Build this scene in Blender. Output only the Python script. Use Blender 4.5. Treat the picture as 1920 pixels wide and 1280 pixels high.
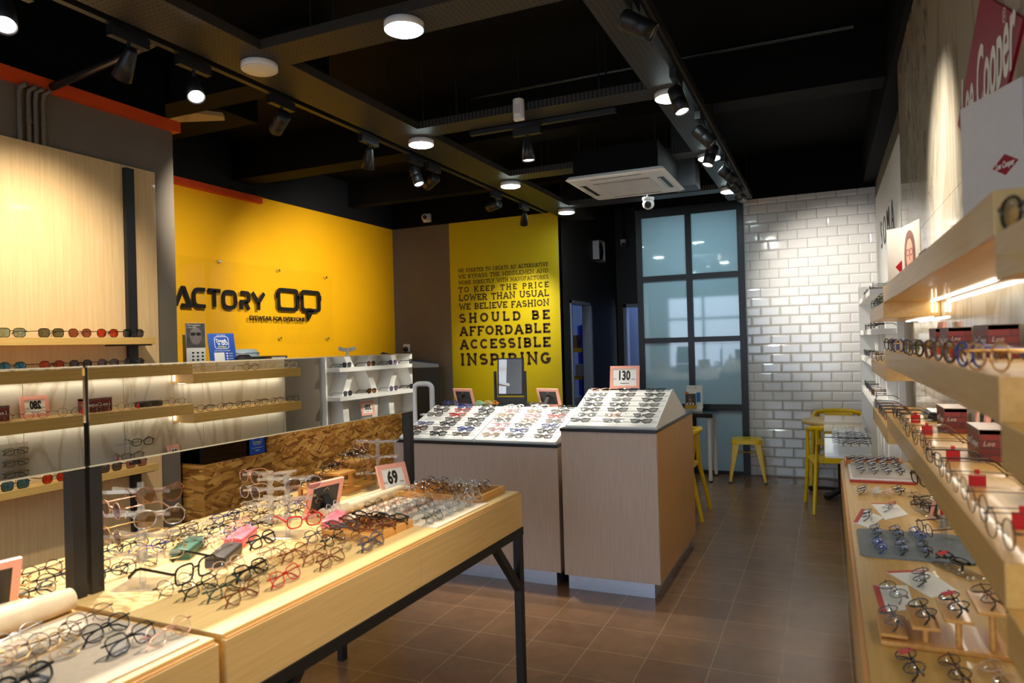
import bpy, math, random
from math import sin, cos, pi, radians
from mathutils import Vector, Matrix, Euler
random.seed(7)
SC = bpy.context.scene
for _o in list(bpy.data.objects): bpy.data.objects.remove(_o)
COL = SC.collection
# ------------------------------------------------------------------ camera
cam_d = bpy.data.cameras.new('camera'); cam = bpy.data.objects.new('camera', cam_d); COL.objects.link(cam)
YAW, PIT, ROL = 0.418604, 0.005546, 0.0276427
_f = Vector((-sin(YAW)*cos(PIT), cos(YAW)*cos(PIT), sin(PIT))); _r = Vector((cos(YAW), sin(YAW), 0)); _d = _f.cross(_r)
_r2 = cos(ROL)*_r + sin(ROL)*_d; _d2 = -sin(ROL)*_r + cos(ROL)*_d
_m = Matrix((_r2, -_d2, -_f)).transposed().to_4x4(); _m.translation = (0, 0, 1.55)
cam.matrix_world = _m
cam_d.sensor_width = 36; cam_d.lens = 1325.36/1920*36; cam_d.clip_start = 0.02
cam_d.dof.use_dof = True; cam_d.dof.focus_distance = 4.6; cam_d.dof.aperture_fstop = 3.6
SC.camera = cam
# ------------------------------------------------------------------ world: daylight of the street behind the camera
W = bpy.data.worlds.new('daylight'); SC.world = W; W.use_nodes = True
_bg = W.node_tree.nodes['Background']; _bg.inputs[0].default_value = (.66, .80, 1, 1); _bg.inputs[1].default_value = 4.5
SC.view_settings.view_transform = 'Standard'; SC.view_settings.look = 'None'; SC.view_settings.gamma = 1
SC.view_settings.use_curve_mapping = False; SC.view_settings.exposure = 0.25
SC.cycles.transparent_max_bounces = 24; SC.cycles.max_bounces = 10; SC.cycles.sample_clamp_indirect = 6
SC.cycles.caustics_reflective = False; SC.cycles.caustics_refractive = False
# ------------------------------------------------------------------ lamps
def aim(o, frm, to):
    o.location = frm; o.rotation_euler = (Vector(to)-Vector(frm)).to_track_quat('-Z', 'Y').to_euler()
def spot(frm, to, power, angle, blend=1., col=(1, .91, .77), r=.03):
    d = bpy.data.lights.new('spot_lamp', 'SPOT'); d.energy = power; d.spot_size = radians(angle); d.spot_blend = blend
    d.color = col; d.shadow_soft_size = r
    o = bpy.data.objects.new('spot_lamp', d); COL.objects.link(o); aim(o, frm, to)
def area(loc, to, power, sx, sy, col):
    d = bpy.data.lights.new('area_lamp', 'AREA'); d.energy = power; d.shape = 'RECTANGLE'; d.size = sx; d.size_y = sy; d.color = col
    o = bpy.data.objects.new('area_lamp', d); COL.objects.link(o); aim(o, loc, to)
# (spot heads on the tracks: position, target, watts, cone)
HEADS_LIT = []
# ------------------------------------------------------------------ helpers
def lin(c):
    return tuple((x/255/12.92 if x/255 <= .04045 else ((x/255+.055)/1.055)**2.4) for x in c)
MATS = {}
def mat(name, rgb, rough=.5, metal=0., spec=.5, coat=0., trans=0., noise=0., nscale=30., emit=None, estr=0., bump=0., nstretch=(1, 1, 1), coat_rough=.05):
    if name in MATS: return MATS[name]
    m = bpy.data.materials.new(name); m.use_nodes = True; nt = m.node_tree; b = nt.nodes['Principled BSDF']
    c = lin(rgb); b.inputs['Base Color'].default_value = (*c, 1); b.inputs['Roughness'].default_value = rough
    b.inputs['Metallic'].default_value = metal; b.inputs['Specular IOR Level'].default_value = spec
    b.inputs['Coat Weight'].default_value = coat; b.inputs['Coat Roughness'].default_value = coat_rough; b.inputs['Transmission Weight'].default_value = trans
    if emit: b.inputs['Emission Color'].default_value = (*emit, 1); b.inputs['Emission Strength'].default_value = estr
    if noise or bump:
        tc = nt.nodes.new('ShaderNodeTexCoord'); mp = nt.nodes.new('ShaderNodeMapping'); mp.inputs['Scale'].default_value = nstretch
        n = nt.nodes.new('ShaderNodeTexNoise'); n.inputs['Scale'].default_value = nscale; n.inputs['Detail'].default_value = 4
        nt.links.new(tc.outputs['Object'], mp.inputs[0]); nt.links.new(mp.outputs[0], n.inputs['Vector'])
        if noise:
            r = nt.nodes.new('ShaderNodeValToRGB'); r.color_ramp.elements[0].position = .3; r.color_ramp.elements[1].position = .7
            r.color_ramp.elements[0].color = (*[x*(1-noise) for x in c], 1); r.color_ramp.elements[1].color = (*[min(1, x*(1+noise)) for x in c], 1)
            nt.links.new(n.outputs['Fac'], r.inputs[0]); nt.links.new(r.outputs[0], b.inputs['Base Color'])
        if bump:
            bp = nt.nodes.new('ShaderNodeBump'); bp.inputs['Strength'].default_value = bump; bp.inputs['Distance'].default_value = .004
            nt.links.new(n.outputs['Fac'], bp.inputs['Height']); nt.links.new(bp.outputs[0], b.inputs['Normal'])
    MATS[name] = m; return m
def lens_mat(name, tint, gloss=.06, rough=.02, grad=None, fres=.5, body=0., solid=False):
    if name in MATS: return MATS[name]
    m = bpy.data.materials.new(name); m.use_nodes = True; nt = m.node_tree; nt.nodes.clear()
    o = nt.nodes.new('ShaderNodeOutputMaterial'); t = nt.nodes.new('ShaderNodeBsdfTransparent'); g = nt.nodes.new('ShaderNodeBsdfGlossy')
    t.inputs[0].default_value = (*tint, 1); g.inputs['Roughness'].default_value = rough
    lw = nt.nodes.new('ShaderNodeLayerWeight'); lw.inputs[0].default_value = .35
    ma = nt.nodes.new('ShaderNodeMath'); ma.operation = 'MULTIPLY_ADD'; ma.inputs[1].default_value = fres; ma.inputs[2].default_value = gloss; ma.use_clamp = True
    mx = nt.nodes.new('ShaderNodeMixShader'); nt.links.new(lw.outputs['Fresnel'], ma.inputs[0]); nt.links.new(ma.outputs[0], mx.inputs[0])
    if solid:
        ge = nt.nodes.new('ShaderNodeNewGeometry'); iv = nt.nodes.new('ShaderNodeMath'); iv.operation = 'SUBTRACT'; iv.inputs[0].default_value = 1; mu = nt.nodes.new('ShaderNodeMath'); mu.operation = 'MULTIPLY'
        nt.links.new(ge.outputs['Backfacing'], iv.inputs[1]); nt.links.new(iv.outputs[0], mu.inputs[0]); nt.links.new(ma.outputs[0], mu.inputs[1]); nt.links.new(mu.outputs[0], mx.inputs[0])
    nt.links.new(t.outputs[0], mx.inputs[1]); nt.links.new(g.outputs[0], mx.inputs[2]); nt.links.new(mx.outputs[0], o.inputs[0])
    if grad: g.inputs[0].default_value = (*grad, 1)
    if body:
        d = nt.nodes.new('ShaderNodeBsdfTranslucent'); d.inputs[0].default_value = (.95, .92, .86, 1); d2 = nt.nodes.new('ShaderNodeBsdfDiffuse'); d2.inputs[0].default_value = (.95, .92, .86, 1)
        dm = nt.nodes.new('ShaderNodeMixShader'); dm.inputs[0].default_value = .5; nt.links.new(d.outputs[0], dm.inputs[1]); nt.links.new(d2.outputs[0], dm.inputs[2])
        m2 = nt.nodes.new('ShaderNodeMixShader'); m2.inputs[0].default_value = body; nt.links.new(mx.outputs[0], m2.inputs[1]); nt.links.new(dm.outputs[0], m2.inputs[2]); nt.links.new(m2.outputs[0], o.inputs[0])
    MATS[name] = m; return m
def wood(name, a, b, axis, rough=.4, scale=6., coat=.15):
    """straight grained veneer: noise stretched along one axis"""
    if name in MATS: return MATS[name]
    m = mat(name, a, rough, coat=coat); nt = m.node_tree; bs = nt.nodes['Principled BSDF']
    tc = nt.nodes.new('ShaderNodeTexCoord'); mp = nt.nodes.new('ShaderNodeMapping')
    s = [14, 14, 14]; s[axis] = .5; mp.inputs['Scale'].default_value = s
    n = nt.nodes.new('ShaderNodeTexNoise'); n.inputs['Scale'].default_value = scale; n.inputs['Detail'].default_value = 6; n.inputs['Roughness'].default_value = .65
    r = nt.nodes.new('ShaderNodeValToRGB'); r.color_ramp.elements[0].position = .32; r.color_ramp.elements[1].position = .68
    r.color_ramp.elements[0].color = (*lin(b), 1); r.color_ramp.elements[1].color = (*lin(a), 1)
    nt.links.new(tc.outputs['Object'], mp.inputs[0]); nt.links.new(mp.outputs[0], n.inputs['Vector']); nt.links.new(n.outputs['Fac'], r.inputs[0])
    nt.links.new(r.outputs[0], bs.inputs['Base Color']); return m
class MB:
    def __init__(s): s.v = []; s.f = []; s.sm = []
    def add(s, vs, fs, smooth=False):
        k = len(s.v); s.v += [tuple(v) for v in vs]; s.f += [tuple(i+k for i in f) for f in fs]; s.sm += [smooth]*len(fs); return s
    def box(s, a, b, M=None):
        x0, y0, z0 = [min(p, q) for p, q in zip(a, b)]; x1, y1, z1 = [max(p, q) for p, q in zip(a, b)]
        vs = [Vector(p) for p in ((x0,y0,z0),(x1,y0,z0),(x1,y1,z0),(x0,y1,z0),(x0,y0,z1),(x1,y0,z1),(x1,y1,z1),(x0,y1,z1))]
        if M: vs = [M @ v for v in vs]
        return s.add(vs, [(0,3,2,1),(4,5,6,7),(0,1,5,4),(1,2,6,5),(2,3,7,6),(3,0,4,7)])
    def bar(s, p, q, w, h, up=(0, 0, 1)):
        p, q, up = Vector(p), Vector(q), Vector(up); d = (q-p).normalized(); x = d.cross(up)
        if x.length < 1e-4: x = d.cross(Vector((1, 0, 0)))
        x.normalize(); y = x.cross(d); vs = []
        for c in (p, q):
            for a, b in ((-1,-1),(1,-1),(1,1),(-1,1)): vs.append(c+x*a*w/2+y*b*h/2)
        return s.add(vs, [(0,1,2,3),(7,6,5,4),(0,4,5,1),(1,5,6,2),(2,6,7,3),(3,7,4,0)])
    def cyl(s, p, q, r0, r1=None, n=20, caps=True):
        r1 = r0 if r1 is None else r1; p, q = Vector(p), Vector(q); d = (q-p).normalized()
        x = d.cross(Vector((0, 0, 1)));  x = Vector((1, 0, 0)) if x.length < 1e-4 else x.normalized(); y = d.cross(x)
        vs = [c+x*cos(2*pi*i/n)*r+y*sin(2*pi*i/n)*r for c, r in ((p, r0), (q, r1)) for i in range(n)]
        s.add(vs, [(i, (i+1) % n, n+(i+1) % n, n+i) for i in range(n)], True)
        if caps: s.add(vs, [tuple(range(n))[::-1], tuple(range(n, 2*n))])
        return s
    def lathe(s, prof, c=(0, 0, 0), d=(0, 0, 1), n=28):
        c, d = Vector(c), Vector(d).normalized(); x = d.cross(Vector((0, 0, 1))); x = Vector((1, 0, 0)) if x.length < 1e-4 else x.normalized(); y = d.cross(x)
        vs = [c+d*h+x*cos(2*pi*i/n)*r+y*sin(2*pi*i/n)*r for r, h in prof for i in range(n)]
        fs = [(k*n+i, k*n+(i+1) % n, (k+1)*n+(i+1) % n, (k+1)*n+i) for k in range(len(prof)-1) for i in range(n)]
        return s.add(vs, fs, True)
    def tube(s, path, r, n=8, closed=False, ra=None, up=(0, 0, 1), taper=None):
        """swept section; r across (in the plane normal to up), ra along up"""
        P = [Vector(p) for p in path]; m = len(P); ra = ra or r; up = Vector(up); vs = []
        for i, p in enumerate(P):
            a = P[(i-1) % m] if closed or i else P[0]; b = P[(i+1) % m] if closed or i < m-1 else P[-1]
            d = (b-a).normalized(); x = d.cross(up); x = d.cross(Vector((1, .01, 0))) if x.length < 1e-3 else x; x.normalize(); y = x.cross(d)
            t = taper[i] if taper else 1
            vs += [p+x*cos(2*pi*j/n)*r*t+y*sin(2*pi*j/n)*ra*t for j in range(n)]
        fs = [(i*n+j, i*n+(j+1) % n, ((i+1) % m)*n+(j+1) % n, ((i+1) % m)*n+j) for i in range(m if closed else m-1) for j in range(n)]
        s.add(vs, fs, True)
        if not closed: s.add(vs[:n], [tuple(range(n))[::-1]]); s.add(vs[-n:], [tuple(range(n))])
        return s
    def prism(s, poly, a, b, axis=0):
        """poly (2d) extruded from a to b along axis; poly coords are the other two axes in order"""
        def P(p, t): return {0: (t, p[0], p[1]), 1: (p[0], t, p[1]), 2: (p[0], p[1], t)}[axis]
        n = len(poly); vs = [P(p, a) for p in poly]+[P(p, b) for p in poly]
        return s.add(vs, [tuple(range(n)), tuple(range(2*n-1, n-1, -1))]+[(i, n+i, n+(i+1) % n, (i+1) % n) for i in range(n)])
    def quad(s, *p): return s.add(p, [tuple(range(len(p)))])
    def mesh(s, name):
        me = bpy.data.meshes.new(name); me.from_pydata(s.v, [], s.f)
        for p, sm in zip(me.polygons, s.sm): p.use_smooth = sm
        import bmesh
        bm = bmesh.new(); bm.from_mesh(me); bmesh.ops.recalc_face_normals(bm, faces=bm.faces); bm.to_mesh(me); bm.free(); return me
    def build(s, name, m=None, parent=None, loc=(0, 0, 0), rot=(0, 0, 0), bevel=0, label=None):
        return link(name, s.mesh(name), m, parent, loc, rot, bevel, label)
def link(name, me, m=None, parent=None, loc=(0, 0, 0), rot=(0, 0, 0), bevel=0, label=None):
    o = bpy.data.objects.new(name, me); COL.objects.link(o); o.location = loc; o.rotation_euler = rot
    if m and not me.materials: me.materials.append(m)
    elif m: o.material_slots[0].link = 'OBJECT'; o.material_slots[0].material = m
    if parent: o.parent = parent
    if bevel:
        b = o.modifiers.new('bevel', 'BEVEL'); b.width = bevel; b.segments = 2; b.limit_method = 'ANGLE'; b.angle_limit = radians(50)
    if label: o['label'] = label
    return o
def thing(name, label, cat, loc=(0, 0, 0), rot=(0, 0, 0), group=None):
    o = bpy.data.objects.new(name, None); COL.objects.link(o); o.empty_display_size = .05
    o.location = loc; o.rotation_euler = (0, 0, rot) if isinstance(rot, (int, float)) else rot
    o['label'] = label; o['category'] = cat
    if group: o['group'] = group
    return o
def tag(o, label, cat, group=None):
    o['label'] = label; o['category'] = cat
    if group: o['group'] = group
    return o
def struct(o): o['kind'] = 'structure'; return o
def rounded(w, h, r, n=4, cx=0, cy=0):
    pts = []
    for sx, sy, a0 in ((1, 1, 0), (-1, 1, pi/2), (-1, -1, pi), (1, -1, 3*pi/2)):
        for i in range(n+1):
            a = a0+pi/2*i/n; pts.append((cx+sx*(w/2-r)+r*cos(a), cy+sy*(h/2-r)+r*sin(a)))
    return pts
# text (built in font) turned into a mesh lying in the local xz plane, facing -y
TXT = {}
def text_mesh(body, size, extrude=0., bold=0., align='CENTER', shear=0., sx=1.):
    key = (body, size, extrude, bold, align, shear, sx)
    if key in TXT: return TXT[key]
    c = bpy.data.curves.new('text', 'FONT'); c.body = body; c.size = size; c.extrude = extrude; c.offset = bold; c.align_x = align; c.shear = shear
    c.resolution_u = 3
    o = bpy.data.objects.new('text', c); COL.objects.link(o); dg = bpy.context.evaluated_depsgraph_get(); dg.update()
    me = bpy.data.meshes.new_from_object(o.evaluated_get(dg)); bpy.data.objects.remove(o); me.name = 'lettering'
    me.transform(Matrix.Rotation(pi/2, 4, 'X') @ Matrix.Diagonal((sx, 1, 1, 1))); TXT[key] = me; return me
# stroke lettering
def arc(cx, cy, rx, ry, a0, a1, n=8): return [(cx+rx*cos(radians(a0+(a1-a0)*i/n)), cy+ry*sin(radians(a0+(a1-a0)*i/n))) for i in range(n+1)]
def sq(cx, cy, rx, ry, a0, a1, n=12, e=3.2):
    out = []
    for i in range(n+1):
        t = radians(a0+(a1-a0)*i/n); c, s_ = cos(t), sin(t)
        out.append((cx+rx*math.copysign(abs(c)**(2/e), c), cy+ry*math.copysign(abs(s_)**(2/e), s_)))
    return out
def stroke(mb, pts, w, P, closed=False):
    """thick polyline -> quads through P(x, z) -> point"""
    n = len(pts); L = []; R = []
    for i in range(n):
        a = Vector(pts[i-1]) if (i or closed) else None; b = Vector(pts[i]); c = Vector(pts[(i+1) % n]) if (i < n-1 or closed) else None
        d0 = (b-a).normalized() if a is not None else None; d1 = (c-b).normalized() if c is not None else None
        d0 = d1 if d0 is None else d0; d1 = d0 if d1 is None else d1
        n0 = Vector((-d0.y, d0.x)); n1 = Vector((-d1.y, d1.x)); mm = n0+n1
        mm = n0 if mm.length < .2 else mm.normalized(); k = w/2/max(.45, mm.dot(n0))
        L.append(b+mm*k); R.append(b-mm*k)
    idx = range(n) if closed else range(n-1)
    mb.add([P(*p) for p in L]+[P(*p) for p in R], [(i, (i+1) % n, n+(i+1) % n, n+i) for i in idx])
_t = .1
SLAB = {  # width, strokes, serifs (x, z) centres
 'A': (.86, [[(.1, 0), (.38, .92), (.48, .92), (.76, 0)], [(.2, .3), (.66, .3)]], [(.1, 0), (.76, 0)]),
 'B': (.72, [[(.14, 0), (.14, 1)], [(.02, .93)]+arc(.4, .72, .2, .21, 90, -90)+[(.14, .51)], [(.14, .51)]+arc(.42, .29, .22, .22, 90, -90)+[(.02, .07)]], []),
 'C': (.76, [arc(.4, .5, .32, .43, 40, 320, 14)], []),
 'D': (.8, [[(.14, 0), (.14, 1)], [(.02, .93)]+arc(.38, .5, .32, .43, 90, -90, 10)+[(.02, .07)]], []),
 'E': (.68, [[(.14, 0), (.14, 1)], [(.02, .93), (.62, .93), (.62, .76)], [(.14, .5), (.5, .5)], [(.02, .07), (.62, .07), (.62, .24)]], []),
 'F': (.66, [[(.14, 0), (.14, 1)], [(.02, .93), (.62, .93), (.62, .76)], [(.14, .48), (.5, .48)]], [(.14, 0)]),
 'G': (.8, [arc(.4, .5, .32, .43, 42, 330, 14)+[(.7, .42), (.44, .42)]], []),
 'H': (.86, [[(.16, 0), (.16, 1)], [(.7, 0), (.7, 1)], [(.16, .5), (.7, .5)]], [(.16, 0), (.16, 1), (.7, 0), (.7, 1)]),
 'I': (.36, [[(.18, 0), (.18, 1)]], [(.18, 0), (.18, 1)]),
 'K': (.82, [[(.14, 0), (.14, 1)], [(.66, 1), (.16, .45)], [(.3, .6), (.68, 0)]], [(.14, 0), (.14, 1), (.66, 1), (.68, 0)]),
 'L': (.66, [[(.14, 0), (.14, 1)], [(.02, .07), (.6, .07), (.6, .26)]], [(.14, 1)]),
 'M': (1.0, [[(.15, 0), (.15, .97), (.5, .25), (.85, .97), (.85, 0)]], [(.15, 0), (.85, 0), (.1, 1), (.9, 1)]),
 'N': (.88, [[(.15, 0), (.15, .95), (.72, .05), (.72, 1)]], [(.15, 0), (.1, 1), (.72, 1)]),
 'O': (.84, [arc(.42, .5, .34, .43, 0, 360, 18)[:-1]], []),
 'P': (.7, [[(.14, 0), (.14, 1)], [(.02, .93)]+arc(.4, .69, .23, .24, 90, -90)+[(.14, .45)]], [(.14, 0)]),
 'R': (.78, [[(.14, 0), (.14, 1)], [(.02, .93)]+arc(.4, .7, .23, .23, 90, -90)+[(.14, .47)], [(.38, .47), (.64, 0)]], [(.14, 0), (.66, 0)]),
 'S': (.68, [arc(.33, .72, .25, .22, 30, 250, 9)+[(.34, .5)]+arc(.34, .28, .27, .22, 80, -150, 9)], []),
 'T': (.74, [[(.37, 0), (.37, 1)], [(.05, .74), (.05, .93), (.69, .93), (.69, .74)]], [(.37, 0)]),
 'U': (.84, [[(.15, 1)]+arc(.42, .34, .27, .28, 180, 360, 9)+[(.69, 1)]], [(.15, 1), (.69, 1)]),
 'V': (.84, [[(.1, 1), (.38, .06), (.46, .06), (.74, 1)]], [(.1, 1), (.74, 1)]),
 'W': (1.1, [[(.1, 1), (.32, .05), (.55, .8), (.78, .05), (1.0, 1)]], [(.1, 1), (1.0, 1)]),
 'X': (.8, [[(.1, 0), (.7, 1)], [(.1, 1), (.7, 0)]], [(.1, 0), (.7, 0), (.1, 1), (.7, 1)]),
 'Y': (.82, [[(.1, 1), (.41, .45), (.72, 1)], [(.41, .45), (.41, 0)]], [(.41, 0), (.1, 1), (.72, 1)]),
 ' ': (.42, [], [])}
def slab_line(mb, txt, x0, x1, z0, h, P, wt=.17):
    adv = [SLAB[c][0] for c in txt]; gap = .12; nat = (sum(adv)+gap*(len(txt)-1))
    k = h; spare = (x1-x0)-nat*k; g = gap*k+spare/(len(txt)-1); sx = 1.
    if g < .02*h: sx = (x1-x0)/(nat*k); g = gap*k*sx
    x = x0
    for c in txt:
        w, st, se = SLAB[c]
        for s_ in st: stroke(mb, [(x+px*k*sx, z0+(wt/2+pz*(1-wt))*h) for px, pz in s_], wt*h, P, closed=(c == 'O'))
        for px, pz in se:
            zz = z0+(wt*.42 if pz < .5 else 1-wt*.42)*h; stroke(mb, [(x+(px-.15)*k*sx, zz), (x+(px+.15)*k*sx, zz)], wt*.84*h, P)
        x += w*k*sx+g
# ------------------------------------------------------------------ materials
def floor_mat():
    m = mat('floor_tile', (150, 112, 84), .24, spec=.45); nt = m.node_tree; b = nt.nodes['Principled BSDF']
    tc = nt.nodes.new('ShaderNodeTexCoord'); mp = nt.nodes.new('ShaderNodeMapping'); mp.inputs['Location'].default_value = (.24, -3.12+.305*20, 0)
    br = nt.nodes.new('ShaderNodeTexBrick'); br.offset = 0; br.squash = 1; br.inputs['Scale'].default_value = 1
    br.inputs['Brick Width'].default_value = .305; br.inputs['Row Height'].default_value = .305; br.inputs['Mortar Size'].default_value = .0025; br.inputs['Mortar Smooth'].default_value = .2
    br.inputs['Color1'].default_value = (*lin((140, 106, 78)), 1); br.inputs['Color2'].default_value = (*lin((128, 96, 72)), 1); br.inputs['Mortar'].default_value = (*lin((168, 142, 108)), 1)
    n = nt.nodes.new('ShaderNodeTexNoise'); n.inputs['Scale'].default_value = 6; n.inputs['Detail'].default_value = 8; n.inputs['Roughness'].default_value = .7
    mx = nt.nodes.new('ShaderNodeMix'); mx.data_type = 'RGBA'; mx.blend_type = 'OVERLAY'; mx.inputs['Factor'].default_value = .42
    nt.links.new(tc.outputs['Object'], mp.inputs[0]); nt.links.new(mp.outputs[0], br.inputs['Vector']); nt.links.new(tc.outputs['Object'], n.inputs['Vector'])
    nt.links.new(br.outputs['Color'], mx.inputs['A']); nt.links.new(n.outputs['Fac'], mx.inputs['B']); nt.links.new(mx.outputs['Result'], b.inputs['Base Color'])
    bp = nt.nodes.new('ShaderNodeBump'); bp.inputs['Strength'].default_value = .3; bp.inputs['Distance'].default_value = .002
    inv = nt.nodes.new('ShaderNodeMath'); inv.operation = 'SUBTRACT'; inv.inputs[0].default_value = 1; nt.links.new(br.outputs['Fac'], inv.inputs[1])
    nt.links.new(inv.outputs[0], bp.inputs['Height']); nt.links.new(bp.outputs[0], b.inputs['Normal'])
    return m
def marble_mat():
    m = mat('marble', (226, 222, 210), .06, spec=.6); nt = m.node_tree; b = nt.nodes['Principled BSDF']
    tc = nt.nodes.new('ShaderNodeTexCoord'); mpv = nt.nodes.new('ShaderNodeMapping'); mpv.inputs['Scale'].default_value = (1, 1.5, .45); nt.links.new(tc.outputs['Object'], mpv.inputs[0]); n1 = nt.nodes.new('ShaderNodeTexNoise'); n1.inputs['Scale'].default_value = 1.6; n1.inputs['Detail'].default_value = 8; n1.inputs['Distortion'].default_value = 1.6
    ma = nt.nodes.new('ShaderNodeMath'); ma.operation = 'SUBTRACT'; ma.inputs[1].default_value = .5
    ab = nt.nodes.new('ShaderNodeMath'); ab.operation = 'ABSOLUTE'
    r = nt.nodes.new('ShaderNodeValToRGB'); r.color_ramp.elements[0].position = 0; r.color_ramp.elements[0].color = (*lin((176, 164, 142)), 1)
    r.color_ramp.elements[1].position = .05; r.color_ramp.elements[1].color = (*lin((200, 192, 174)), 1)
    nt.links.new(mpv.outputs[0], n1.inputs['Vector']); nt.links.new(n1.outputs['Fac'], ma.inputs[0]); nt.links.new(ma.outputs[0], ab.inputs[0]); nt.links.new(ab.outputs[0], r.inputs[0]); nt.links.new(r.outputs[0], b.inputs['Base Color'])
    return m
def osb_mat():
    m = mat('osb_board', (176, 120, 56), .45); nt = m.node_tree; b = nt.nodes['Principled BSDF']; tc = nt.nodes.new('ShaderNodeTexCoord')
    cols = []
    for k, (rz, sc) in enumerate(((.75, 0), (-.45, 0), (.12, 0))):
        mp = nt.nodes.new('ShaderNodeMapping'); mp.inputs['Rotation'].default_value = (rz, 0, 0); mp.vector_type = 'TEXTURE'
        mp.inputs['Scale'].default_value = (.13, .10, .02)
        nz = nt.nodes.new('ShaderNodeTexNoise'); nz.inputs['Scale'].default_value = 5
        v = nt.nodes.new('ShaderNodeTexVoronoi'); v.inputs['Scale'].default_value = 1.; v.inputs['Randomness'].default_value = 1
        nt.links.new(tc.outputs['Object'], mp.inputs[0]); nt.links.new(mp.outputs[0], v.inputs['Vector']); sp = nt.nodes.new('ShaderNodeSeparateColor')
        nt.links.new(v.outputs['Color'], sp.inputs[0]); cols.append(sp)
    r = []
    for sp in cols:
        q = nt.nodes.new('ShaderNodeValToRGB'); e = q.color_ramp.elements; e[0].color = (*lin((126, 76, 26)), 1); e[1].color = (*lin((226, 170, 88)), 1)
        e.new(.5).color = (*lin((186, 124, 50)), 1); nt.links.new(sp.outputs[0], q.inputs[0]); r.append(q)
    def pick(a, bq, f):
        g = nt.nodes.new('ShaderNodeMath'); g.operation = 'GREATER_THAN'; g.inputs[1].default_value = .55; nt.links.new(f, g.inputs[0])
        x = nt.nodes.new('ShaderNodeMix'); x.data_type = 'RGBA'; nt.links.new(g.outputs[0], x.inputs['Factor']); nt.links.new(a, x.inputs['A']); nt.links.new(bq, x.inputs['B']); return x.outputs['Result']
    c = pick(r[0].outputs[0], r[1].outputs[0], cols[1].outputs[1]); c = pick(c, r[2].outputs[0], cols[2].outputs[1]); nt.links.new(c, b.inputs['Base Color'])
    return m
def perf_mat():
    m = mat('perforated_steel', (52, 47, 42), .5, metal=.2); nt = m.node_tree; b = nt.nodes['Principled BSDF']; tc = nt.nodes.new('ShaderNodeTexCoord')
    mp = nt.nodes.new('ShaderNodeMapping'); mp.inputs['Scale'].default_value = (36, 36, 36); f = nt.nodes.new('ShaderNodeVectorMath'); f.operation = 'FRACTION'
    s = nt.nodes.new('ShaderNodeVectorMath'); s.operation = 'SUBTRACT'; s.inputs[1].default_value = (.5, .5, .5)
    k = nt.nodes.new('ShaderNodeVectorMath'); k.operation = 'MULTIPLY'; k.inputs[1].default_value = (1, 1, 0); le = nt.nodes.new('ShaderNodeVectorMath'); le.operation = 'LENGTH'
    g = nt.nodes.new('ShaderNodeMath'); g.operation = 'LESS_THAN'; g.inputs[1].default_value = .24
    mx = nt.nodes.new('ShaderNodeMix'); mx.data_type = 'RGBA'; mx.inputs['A'].default_value = (*lin((56, 50, 44)), 1); mx.inputs['B'].default_value = (.002, .002, .002, 1)
    nt.links.new(tc.outputs['Object'], mp.inputs[0]); nt.links.new(mp.outputs[0], f.inputs[0]); nt.links.new(f.outputs[0], s.inputs[0]); nt.links.new(s.outputs[0], k.inputs[0]); nt.links.new(k.outputs[0], le.inputs[0])
    nt.links.new(le.outputs['Value'], g.inputs[0]); nt.links.new(g.outputs[0], mx.inputs['Factor']); nt.links.new(mx.outputs['Result'], b.inputs['Base Color']); return m
def frost_mat():
    m = bpy.data.materials.new('frosted_glass'); m.use_nodes = True; nt = m.node_tree; nt.nodes.clear(); o = nt.nodes.new('ShaderNodeOutputMaterial')
    d = nt.nodes.new('ShaderNodeBsdfDiffuse'); t = nt.nodes.new('ShaderNodeBsdfTranslucent'); g = nt.nodes.new('ShaderNodeBsdfGlossy'); g.inputs['Roughness'].default_value = .04
    d.inputs[0].default_value = (*lin((165, 180, 184)), 1); t.inputs[0].default_value = (*lin((205, 218, 222)), 1)
    a = nt.nodes.new('ShaderNodeMixShader'); a.inputs[0].default_value = .5; lw = nt.nodes.new('ShaderNodeLayerWeight'); lw.inputs[0].default_value = .3
    ma = nt.nodes.new('ShaderNodeMath'); ma.operation = 'MULTIPLY_ADD'; ma.inputs[1].default_value = .6; ma.inputs[2].default_value = .08; ma.use_clamp = True
    b = nt.nodes.new('ShaderNodeMixShader'); nt.links.new(d.outputs[0], a.inputs[1]); nt.links.new(t.outputs[0], a.inputs[2]); nt.links.new(lw.outputs['Fresnel'], ma.inputs[0]); nt.links.new(ma.outputs[0], b.inputs[0])
    nt.links.new(a.outputs[0], b.inputs[1]); nt.links.new(g.outputs[0], b.inputs[2]); nt.links.new(b.outputs[0], o.inputs[0]); return m
M_FLOOR, M_MARBLE, M_OSB, M_PERF, M_FROST = floor_mat(), marble_mat(), osb_mat(), perf_mat(), frost_mat()
M_BLACKPAINT = mat('black_ceiling_paint', (5, 5, 6), .8, spec=.15, noise=.25, nscale=8)
M_BLACKWALL = mat('charcoal_wall_paint', (62, 60, 58), .7, noise=.05, nscale=5)
M_GREY = mat('taupe_wall_paint', (112, 102, 90), .75, noise=.04, nscale=6)
M_YELLOW = mat('yellow_wall_paint', (252, 186, 4), .5, noise=.02, nscale=4)
M_LIME = mat('lime_vinyl', (206, 186, 8), .45, noise=.02, nscale=4)
M_ORANGE = mat('orange_trim_paint', (226, 78, 22), .5, noise=.05, nscale=9)
M_WHITE = mat('white_laminate', (236, 235, 232), .35, noise=.02, nscale=8)
M_TILE = mat('glazed_tile', (224, 224, 226), .08, spec=.6, noise=.02, nscale=3)
M_GROUT = mat('dark_grout', (44, 43, 42), .9, noise=.1, nscale=60)
M_BLACK = mat('black_powder_coat', (22, 22, 24), .45, noise=.15, nscale=40)
M_BLACKGLOSS = mat('black_laminate', (18, 19, 22), .25, noise=.1, nscale=30)
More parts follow.
